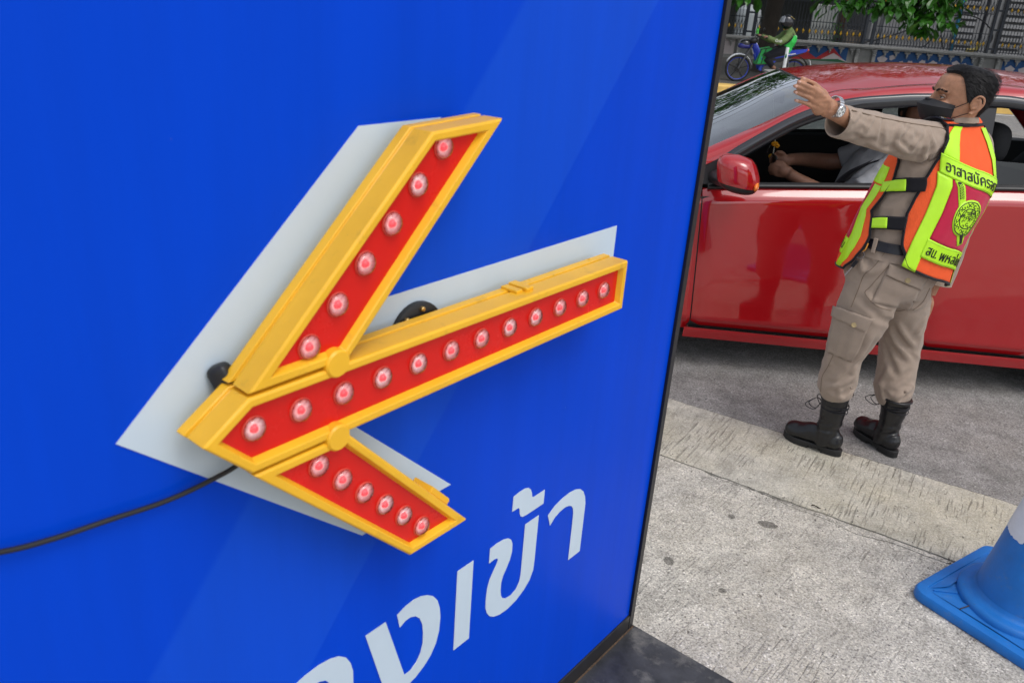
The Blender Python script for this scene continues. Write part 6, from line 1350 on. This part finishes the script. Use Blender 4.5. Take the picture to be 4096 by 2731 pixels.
for x0, x1, kind in ((2.9, 5.65, 0), (6.35, 8.84, 1), (9.56, 12.40, 2), (13.22, 16.1, 2)):
    pn = wp([(x0, .24), (x1, .24), (x1, .64), (x0, .64)], "mural_panel", cb_ if kind else cw_, 0, wall)
    if kind == 1:   # red and pale hills over a green strip
        for a, b_, c_, h, mt, dy in ((6.35, 7.5, 6.8, .60, cr_, .005), (7.2, 8.1, 7.55, .55, cr_, .006), (7.9, 8.83, 8.40, .62, cr_, .007), (6.5, 7.3, 6.85, .45, cw_, .011), (8.05, 8.9, 8.45, .47, cw_, .012)): wp([(a, .24), (b_, .24), (c_, h)], "painted_hill", mt, dy, pn)
        wp([(7.4, .24), (8.9, .24), (8.6, .32), (7.9, .27)], "painted_meadow", cg_, .017, pn); wp([(7.42 + .09 * math.cos(a), .46 + .10 * math.sin(a)) for a in [6.283 * i / 18 for i in range(18)]], "painted_sun", cy_, .018, pn)
    if kind == 2:   # pale cloud shapes on blue
        rc = random.Random(int(x0 * 10))
        for k in range(9):
            cx = x0 + .25 + (x1 - x0 - .5) * k / 8 + rc.uniform(-.06, .06); cz = rc.uniform(.30, .47); rr_ = rc.uniform(.06, .10)
            wp([(cx + rr_ * (1 + .22 * math.sin(3 * a + k)) * math.cos(a) * 1.3, cz + rr_ * (1 + .2 * math.cos(4 * a + k)) * math.sin(a)) for a in [6.283 * i / 22 for i in range(22)]], "painted_cloud", cw_, .005 + .0005 * k, pn)
    if kind == 0:   # rainbow arc
        for k, mt in enumerate((cr_, co_, cy_, cg_, cb_)):
            r0, r1 = .34 - .05 * k, .29 - .05 * k; pts = [(4.05 + r1 * math.cos(R(180 * i / 14)), .24 + r1 * math.sin(R(180 * i / 14))) for i in range(15)]; q = [(4.05 + r0 * math.cos(R(180 * i / 14)), .24 + r0 * math.sin(R(180 * i / 14))) for i in range(15)]; wp(q + pts[::-1], "painted_arc", mt, .006, pn)
# stone lotus brackets under the ledge
lm = MB()
for k in range(5):
    a = R(-60 + 30 * k); lm.ball((.065 * math.sin(a), -.02, -.035 - .028 * math.cos(a) + .02), (.030, .022, .038), 8, 6)
lm.ball((0, -.025, -.105), (.035, .022, .05), 8, 6); lm.ball((0, -.02, -.16), (.016, .014, .03), 8, 6)
lme = None
x = 3.05
while x < 16.2:
    if not any(abs(x - p) < .22 for p in (6.0, 9.33, 12.8)):
        if lme is None: first = lm.build("lotus_bracket", M_STONE, wall, 60, world=False); lme = first.data; ob = first
        else: ob = link("lotus_bracket", lme, M_STONE, wall)
        ob.location = (x - 9.4, -.01, .645 - .145)
    x += .31
for px in (6.0, 9.33, 12.82):
    for dx in (-.24, .24): bevel(MB().box((px + dx, WY - .01, .40), (.10, .10, .49)).build("pilaster", M_STONE, wall, fix=True), .01)
    for dx in (-.24, .24):
        for k in range(3): MB().ball((px + dx, WY - .06, .60 - .055 * k), (.06, .03, .03), 8, 6).build("pilaster_carving", M_STONE, wall, 60)
# ================================================================== iron fence
M_IRON = mat("dark_blue_iron", (.016, .022, .034), .45, var=.2, vscale=20); M_GOLD = mat("gold_paint", (.62, .36, .02), .45, var=.15, vscale=50)
FY = WY + .14
bar_me = dia_me = None
def fence_bay(x0, x1, label):
    global bar_me, dia_me
    fr = empty("iron_fence", (x0, FY, .75), label, "fence", "iron fence panels along the wall")
    n = max(6, int(round((x1 - x0) / .176))); st = (x1 - x0) / n
    for z in (.045, .50, 1.02, 1.55): MB().box(((x1 - x0) / 2, 0, z), (x1 - x0, .018, .022)).build("rail", M_IRON, fr, world=False)
    for i in range(2 * n + 1):
        if bar_me is None: bar_me = MB().box((0, 0, .80), (.013, .013, 1.6)).build("bar", M_IRON, fr, world=False).data; ob = fr.children[-1]
        else: ob = link("bar", bar_me, M_IRON, fr)
        ob.location = (st * i / 2, -.016, 0)
    for zc in (.245, 1.15):
        for ph in (0, 1):
            mb = MB(); pts = [(st * i / 2, zc + (.20 if (i + ph) % 2 else -.20)) for i in range(2 * n + 1)]
            for p, q in zip(pts, pts[1:]): mb.bar((p[0], -.034, p[1]), (q[0], -.034, q[1]), .012, .008, up=(0, 1, 0))
            mb.build("lattice", M_IRON, fr, world=False)
        for i in range(n):
            if dia_me is None: dia_me = MB().add([(0, 0, .066), (.032, 0, 0), (0, 0, -.066), (-.032, 0, 0), (0, -.028, 0), (0, .012, 0)], [(0, 4, 1), (1, 4, 2), (2, 4, 3), (3, 4, 0), (1, 5, 0), (2, 5, 1), (3, 5, 2), (0, 5, 3)]).build("gold_diamond", M_GOLD, fr, world=False).data; ob = fr.children[-1]
            else: ob = link("gold_diamond", dia_me, M_GOLD, fr)
            ob.location = (st * (i + .5), -.052, zc)
    return fr
fence_bay(2.75, 5.85, "dark iron fence panel with gold diamonds above the wall's painted rainbow")
fence_bay(6.18, 9.18, "dark iron fence panel with gold diamonds above the wall's red painted hills")
fence_bay(9.52, 12.66, "dark iron fence panel with gold diamonds crossed by looping black cables")
fence_bay(13.02, 16.3, "dark iron fence panel with gold diamonds in front of the wide louvre vent")
for px, lb in ((6.015, "paired dark iron fence posts next to the thick tree trunk"), (9.35, "paired dark iron fence posts between the hill mural and the first cloud mural"), (12.84, "paired dark iron fence posts beside the black pipe")):
    fpz = empty("fence_post", (px, FY, .75), lb, "fence post", "paired fence posts")
    for dx in (-.115, .115): bevel(MB().box((dx, -.02, .85), (.075, .06, 1.7)).build("post_tube", M_IRON, fpz, world=False), .004)
    for z in (.12, .62, 1.12, 1.6): MB().box((0, -.02, z), (.16, .04, .05)).build("tie", M_IRON, fpz, world=False)
# ================================================================== behind the fence
yd = MB().box((9, 34.0, .08), (60, 17.0, .12)).build("yard", ground_mat("yard_ground", (.20, .19, .17), .4, .5)); tag(yd, kind='structure')
M_GW = mat("pale_render", (.25, .255, .265), .8, var=.12, vscale=3); M_DK = mat("dark_shed", (.030, .032, .030), .8, var=.3, vscale=2)
bl = empty("building", (15.5, 27.6, .14), "pale grey rendered building with louvre vents behind the iron fence", "building")
MB().box((16.2, 29.2, 2.4), (11.2, 3.2, 4.5)).build("wall", M_GW, bl)
for vx, w_ in ((13.05, .62), (14.45, .80), (16.2, .8)):
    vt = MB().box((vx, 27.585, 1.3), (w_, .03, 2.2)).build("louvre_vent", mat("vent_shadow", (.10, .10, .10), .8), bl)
    for k in range(11): MB().box((vx, 27.555, .32 + .19 * k), (w_ - .04, .05, .115), Matrix.Rotation(R(-14), 3, 'X')).build("louvre_slat", M_GW, vt)
bevel(MB().box((10.45, 27.9, 2.3), (.35, .35, 4.3)).build("corner_column", M_GW, bl, fix=True), .02)
sh_ = empty("shed", (6.5, 31, .14), "dark open-fronted shed behind the iron fence", "building")
MB().box((5.0, 33.5, 2.3), (14, .2, 4.4)).build("back_wall", mat("shed_back", (.10, .105, .095), .8, var=.35, vscale=1.5), sh_)
MB().box((5.0, 31.2, 3.6), (14, 4.4, .15)).build("roof", M_DK, sh_)
for x in (4.2, 7.6, 9.9): MB().box((x, 29.3, 1.9), (.16, .16, 3.5)).build("column", mat("rusty_column", (.10, .055, .035), .8, var=.3, vscale=6), sh_)
def thing1(name, mb, m_, label, cat, bev=.03):
    o = mb.build(name, m_, None, fix=True); bevel(o, bev, 3); tag(o, label, cat); return o
thing1("notice_board", MB().box((9.2, 28.9, 1.05), (.80, .08, 1.3)).box((8.9, 28.95, .3), (.06, .06, .4)).box((9.5, 28.95, .3), (.06, .06, .4)), mat("grey_board", (.34, .36, .35), .6, var=.1, vscale=4), "blank pale grey board standing in the yard behind the fence", "board")
thing1("water_tank", MB().revolve([(.0005, 0), (.36, 0), (.40, .1), (.40, 1.1), (.36, 1.25), (.15, 1.38), (.0005, 1.4)], (6.85, 29.2, .14), None, 24), mat("pale_tank", (.42, .46, .48), .4), "pale rounded water tank left of the tree trunk behind the fence", "tank", .005)
thing1("crate_stack", MB().box((10.0, 28.3, .5), (.5, .4, .72)).box((10.0, 28.3, .95), (.48, .38, .16)), mat("worn_wood", (.16, .13, .10), .8, var=.3, vscale=8), "worn wooden crates stacked by the pale building's corner", "crates", .01)
rnd = random.Random(21)
def shrub(x, y, h, r_, colr, label, lf=.10, n=260):
    t_ = empty("shrub", (x, y, .14), label, "shrub"); mb = MB()
    for k in range(n):
        a = rnd.uniform(0, 6.28); rr_ = r_ * math.sqrt(rnd.random()); z = h * rnd.random() ** .8; rr_ *= (1 - .5 * z / h); p = Vector((x + rr_ * math.cos(a), y + rr_ * math.sin(a), .16 + z)); d = Vector((rnd.uniform(-1, 1), rnd.uniform(-1, 1), rnd.uniform(-.2, 1))).normalized(); s_ = d.orthogonal().normalized() * lf * .25
        mb.add([p, p + d * lf * .5 + s_, p + d * lf, p + d * lf * .5 - s_], [(0, 1, 2, 3)])
    mb.build("foliage", colr, t_); MB().tube([(x, y, .14), (x, y, .14 + h * .6)], .02, 6).build("stem", mat("stem", (.08, .06, .04), .9), t_)
M_LF1 = mat("leaf_green", (.045, .16, .02), .5, spec=.4, var=.35, vscale=5); M_LF2 = mat("leaf_lime", (.20, .32, .03), .55, var=.3, vscale=5)
shrub(5.3, 27.6, .9, .5, M_LF2, "yellow green shrub behind the fence left of the tree trunk"); shrub(9.6, 29.0, 1.0, .45, M_LF1, "dark green shrub by the crates behind the fence"); shrub(7.5, 28.0, .55, .6, M_LF1, "low dark green shrub in front of the blank grey board")
# pipes and cables on the fence's far side
pp = MB().tube([(11.96, 25.75, .70), (11.94, 25.75, 2.6)], .05, 12).build("blue_pipe", mat("blue_pipe", (.02, .22, .38), .4), None, 60); tag(pp, "slim bright blue pipe standing behind the fence panel", "pipe")
pp = MB().tube([(12.70, 25.8, .75), (12.68, 25.8, 2.6)], .045, 12).build("black_pipe", mat("black_pipe", (.012, .012, .02), .5), None, 60); tag(pp, "black upright pipe next to the blue pipe behind the fence", "pipe")
pp = MB().tube(crom([(12.70, 25.72, 1.0), (12.68, 25.72, .88), (12.58, 25.72, .79), (12.38, 25.72, .785)], 12), .05, 12).build("pipe_elbow", mat("yellow_pipe", (.62, .50, .10), .4), None, 60); tag(pp, "yellow plastic pipe elbow at the foot of the black pipe", "pipe")
M_CBL = mat("black_cable", (.014, .014, .016), .5)
for pts, lb in (([(9.30, .78), (9.66, .87), (10.28, 1.10), (10.84, 1.36), (11.61, 1.64), (12.09, 1.70), (12.5, 1.59), (12.81, 1.37), (12.92, 1.14), (12.80, .80)], "thick black cable arching in a big loop behind the fence"), ([(11.36, 1.45), (11.29, 1.11), (11.11, .84), (10.95, .77)], "short black cable curving down to the wall ledge"), ([(11.37, 1.44), (11.48, 1.12), (11.62, .78)], "short black cable hanging straight below the leaves")):
    cb = MB().tube(crom([(x, 25.52, z) for x, z in pts], 40), .018, 8).build("cable", M_CBL, None, 60); tag(cb, lb, "cable")
# ================================================================== street tree
M_BARK = mat("dark_bark", (.040, .032, .025), .95, var=.4, vscale=12, bump=.8, bscale=25, aniso=(1, 1, .3))
def leaf_cluster(mb, p, r_, n, size, droop=.25, rnd_=None):
    q = rnd_
    for k in range(n):
        a = q.uniform(0, 6.283); el = q.uniform(-.9, .9); d = Vector((math.cos(a) * math.cos(el), math.sin(a) * math.cos(el), math.sin(el) - droop)).normalized()
        b0 = p + Vector((q.gauss(0, r_), q.gauss(0, r_), q.gauss(0, r_ * .6))); L = size * q.uniform(.7, 1.2); sd_ = d.cross(Vector((q.uniform(-.4, .4), q.uniform(-.4, .4), 1))).normalized() * L * .25; up_ = sd_.cross(d).normalized() * L * .07
        mid, far, tip = b0 + d * L * .45, b0 + d * L * .78, b0 + d * L - Vector((0, 0, L * .12)); n0 = len(mb.v)
        mb.v += [tuple(b0), tuple(mid + sd_ * .8 + up_), tuple(far + sd_ + up_), tuple(tip), tuple(far - sd_ + up_), tuple(mid - sd_ * .8 + up_), tuple(mid), tuple(far)]
        mb.f += [(n0, n0 + 6, n0 + 1), (n0 + 1, n0 + 6, n0 + 7, n0 + 2), (n0 + 2, n0 + 7, n0 + 3), (n0, n0 + 5, n0 + 6), (n0 + 5, n0 + 4, n0 + 7, n0 + 6), (n0 + 4, n0 + 3, n0 + 7)]
M_LEAF = mat("tree_leaf", (.030, .125, .010), .32, spec=.5, var=.6, vscale=3.5)
def tree(x, y, label, crown_c, crown_r, ncl, seed, limbs, extra=(), rad=.20, th=3.4, per=16, size=.2):
    q = random.Random(seed); t_ = empty("street_tree", (x, y, .14), label, "tree", "street trees along the far pavement"); mb = MB()
    tops = Vector((x + .25, y, th)); mb.tube(crom([(x, y, .12), (x + .02, y, .6), (x + .06, y, 1.6), (x + .12, y, 2.4), tuple(tops)], 14), [rad * 1.5] + [rad * 1.12] * 2 + [rad] * 8 + [rad * .85] * 4, 14)
    ends = []
    for k in range(limbs):
        a = 6.283 * k / limbs + q.uniform(-.3, .3); e = Vector(crown_c) + Vector((crown_r[0] * .6 * math.cos(a), crown_r[1] * .6 * math.sin(a), q.uniform(-.3, .6) * crown_r[2])); mb.tube(crom([tops - Vector((0, 0, .3)), tops.lerp(e, .4) + Vector((0, 0, .5)), e], 8), [rad * .55 - rad * .055 * i for i in range(9)], 8); ends.append(e)
    for e in extra: mb.tube(crom([tops - Vector((0, 0, .4)), tops.lerp(Vector(e), .5) + Vector((0, 0, .9)), Vector(e) + Vector((0, 0, .12))], 12), [.07 - .005 * i for i in range(13)], 6)
    displace(mb.build("trunk", M_BARK, t_, 60), lambda p, n: .02 * noise.noise(Vector((p.x * 9, p.y * 9, p.z * 2))))
    lv = MB()
    for k in range(ncl):
        d = Vector((q.gauss(0, 1), q.gauss(0, 1), q.gauss(0, 1))).normalized() * q.uniform(.55, 1.0); leaf_cluster(lv, Vector(crown_c) + Vector((d.x * crown_r[0], d.y * crown_r[1], d.z * crown_r[2])), .28, per, size, .25, q)
    for e in extra:
        leaf_cluster(lv, Vector(e), .15, 24, .27, .75, q); leaf_cluster(lv, Vector(e) + Vector((0, .1, .28)), .22, 26, .27, .6, q); leaf_cluster(lv, Vector(e) + Vector((.1, .2, .6)), .26, 22, .27, .5, q)
    lv.build("crown", M_LEAF, t_)
    return t_
droop_pts = [(5.95, 18.6, 1.86), (6.30, 18.5, 1.82), (6.62, 18.6, 1.88), (7.0, 18.5, 1.80), (7.30, 18.4, 1.76), (7.60, 18.5, 1.68), (7.80, 18.4, 1.62), (8.02, 18.5, 1.50), (8.20, 18.5, 1.66), (8.28, 18.6, 1.95), (7.5, 18.9, 2.0), (8.0, 18.9, 1.98), (4.0, 18.8, 1.84), (4.3, 18.8, 1.88)]
tree(5.42, 21.0, "thick dark street tree with leafy branches drooping over the blue motorbike", (6.5, 20.3, 5.2), (4.6, 3.4, 2.2), 620, 3, 6, droop_pts, .19)
tree(-3.5, 21.0, "street tree on the far pavement near the utility pole", (-3.2, 20.6, 5.0), (4.4, 3.4, 2.3), 420, 5, 6, (), .19, size=.24)
tree(15.2, 21.2, "street tree beside the wide louvre vent's fence panel", (15.0, 20.8, 5.4), (4.4, 3.4, 2.3), 420, 8, 6, (), .19, size=.24)
tree(1.3, 21.2, "street tree on the far pavement left of the blue motorbike", (1.4, 20.6, 5.3), (3.4, 3.2, 2.3), 380, 13, 6, (), .19, size=.24)
# overhead wires on utility poles
M_CONC = mat("pole_concrete", (.32, .31, .29), .9, var=.15, vscale=5)
POLES = [(-9.0, 17.9), (24.0, 17.9)]
for (x, y), lb in zip(POLES, ("tall concrete utility pole at the end of the far pavement beyond the blue board", "tall concrete utility pole on the far pavement past the louvre vents")):
    t_ = empty("utility_pole", (x, y, .14), lb, "pole"); MB().tube([(x, y, .1), (x, y, 8.6)], [.17, .11], 10).build("shaft", M_CONC, t_, 60); MB().box((x, y, 7.9), (.12, 1.6, .12)).build("cross_arm", M_CONC, t_)
rw_ = random.Random(4)
for k in range(7):
    z0, yy = 5.6 + .38 * k, 17.9 + rw_.uniform(-.6, .6); sg_ = rw_.uniform(.3, .8)
    cb = MB().tube([(-9 + 33 * i / 30, yy, z0 - sg_ * 4 * (i / 30) * (1 - i / 30)) for i in range(31)], .018 + .012 * (k % 3), 5).build("overhead_wire", M_CBL, None, 60); tag(cb, ("lowest", "second lowest", "third lowest", "middle", "third highest", "second highest", "highest")[k] + " black overhead wire between the two utility poles", "wire", "overhead wires")
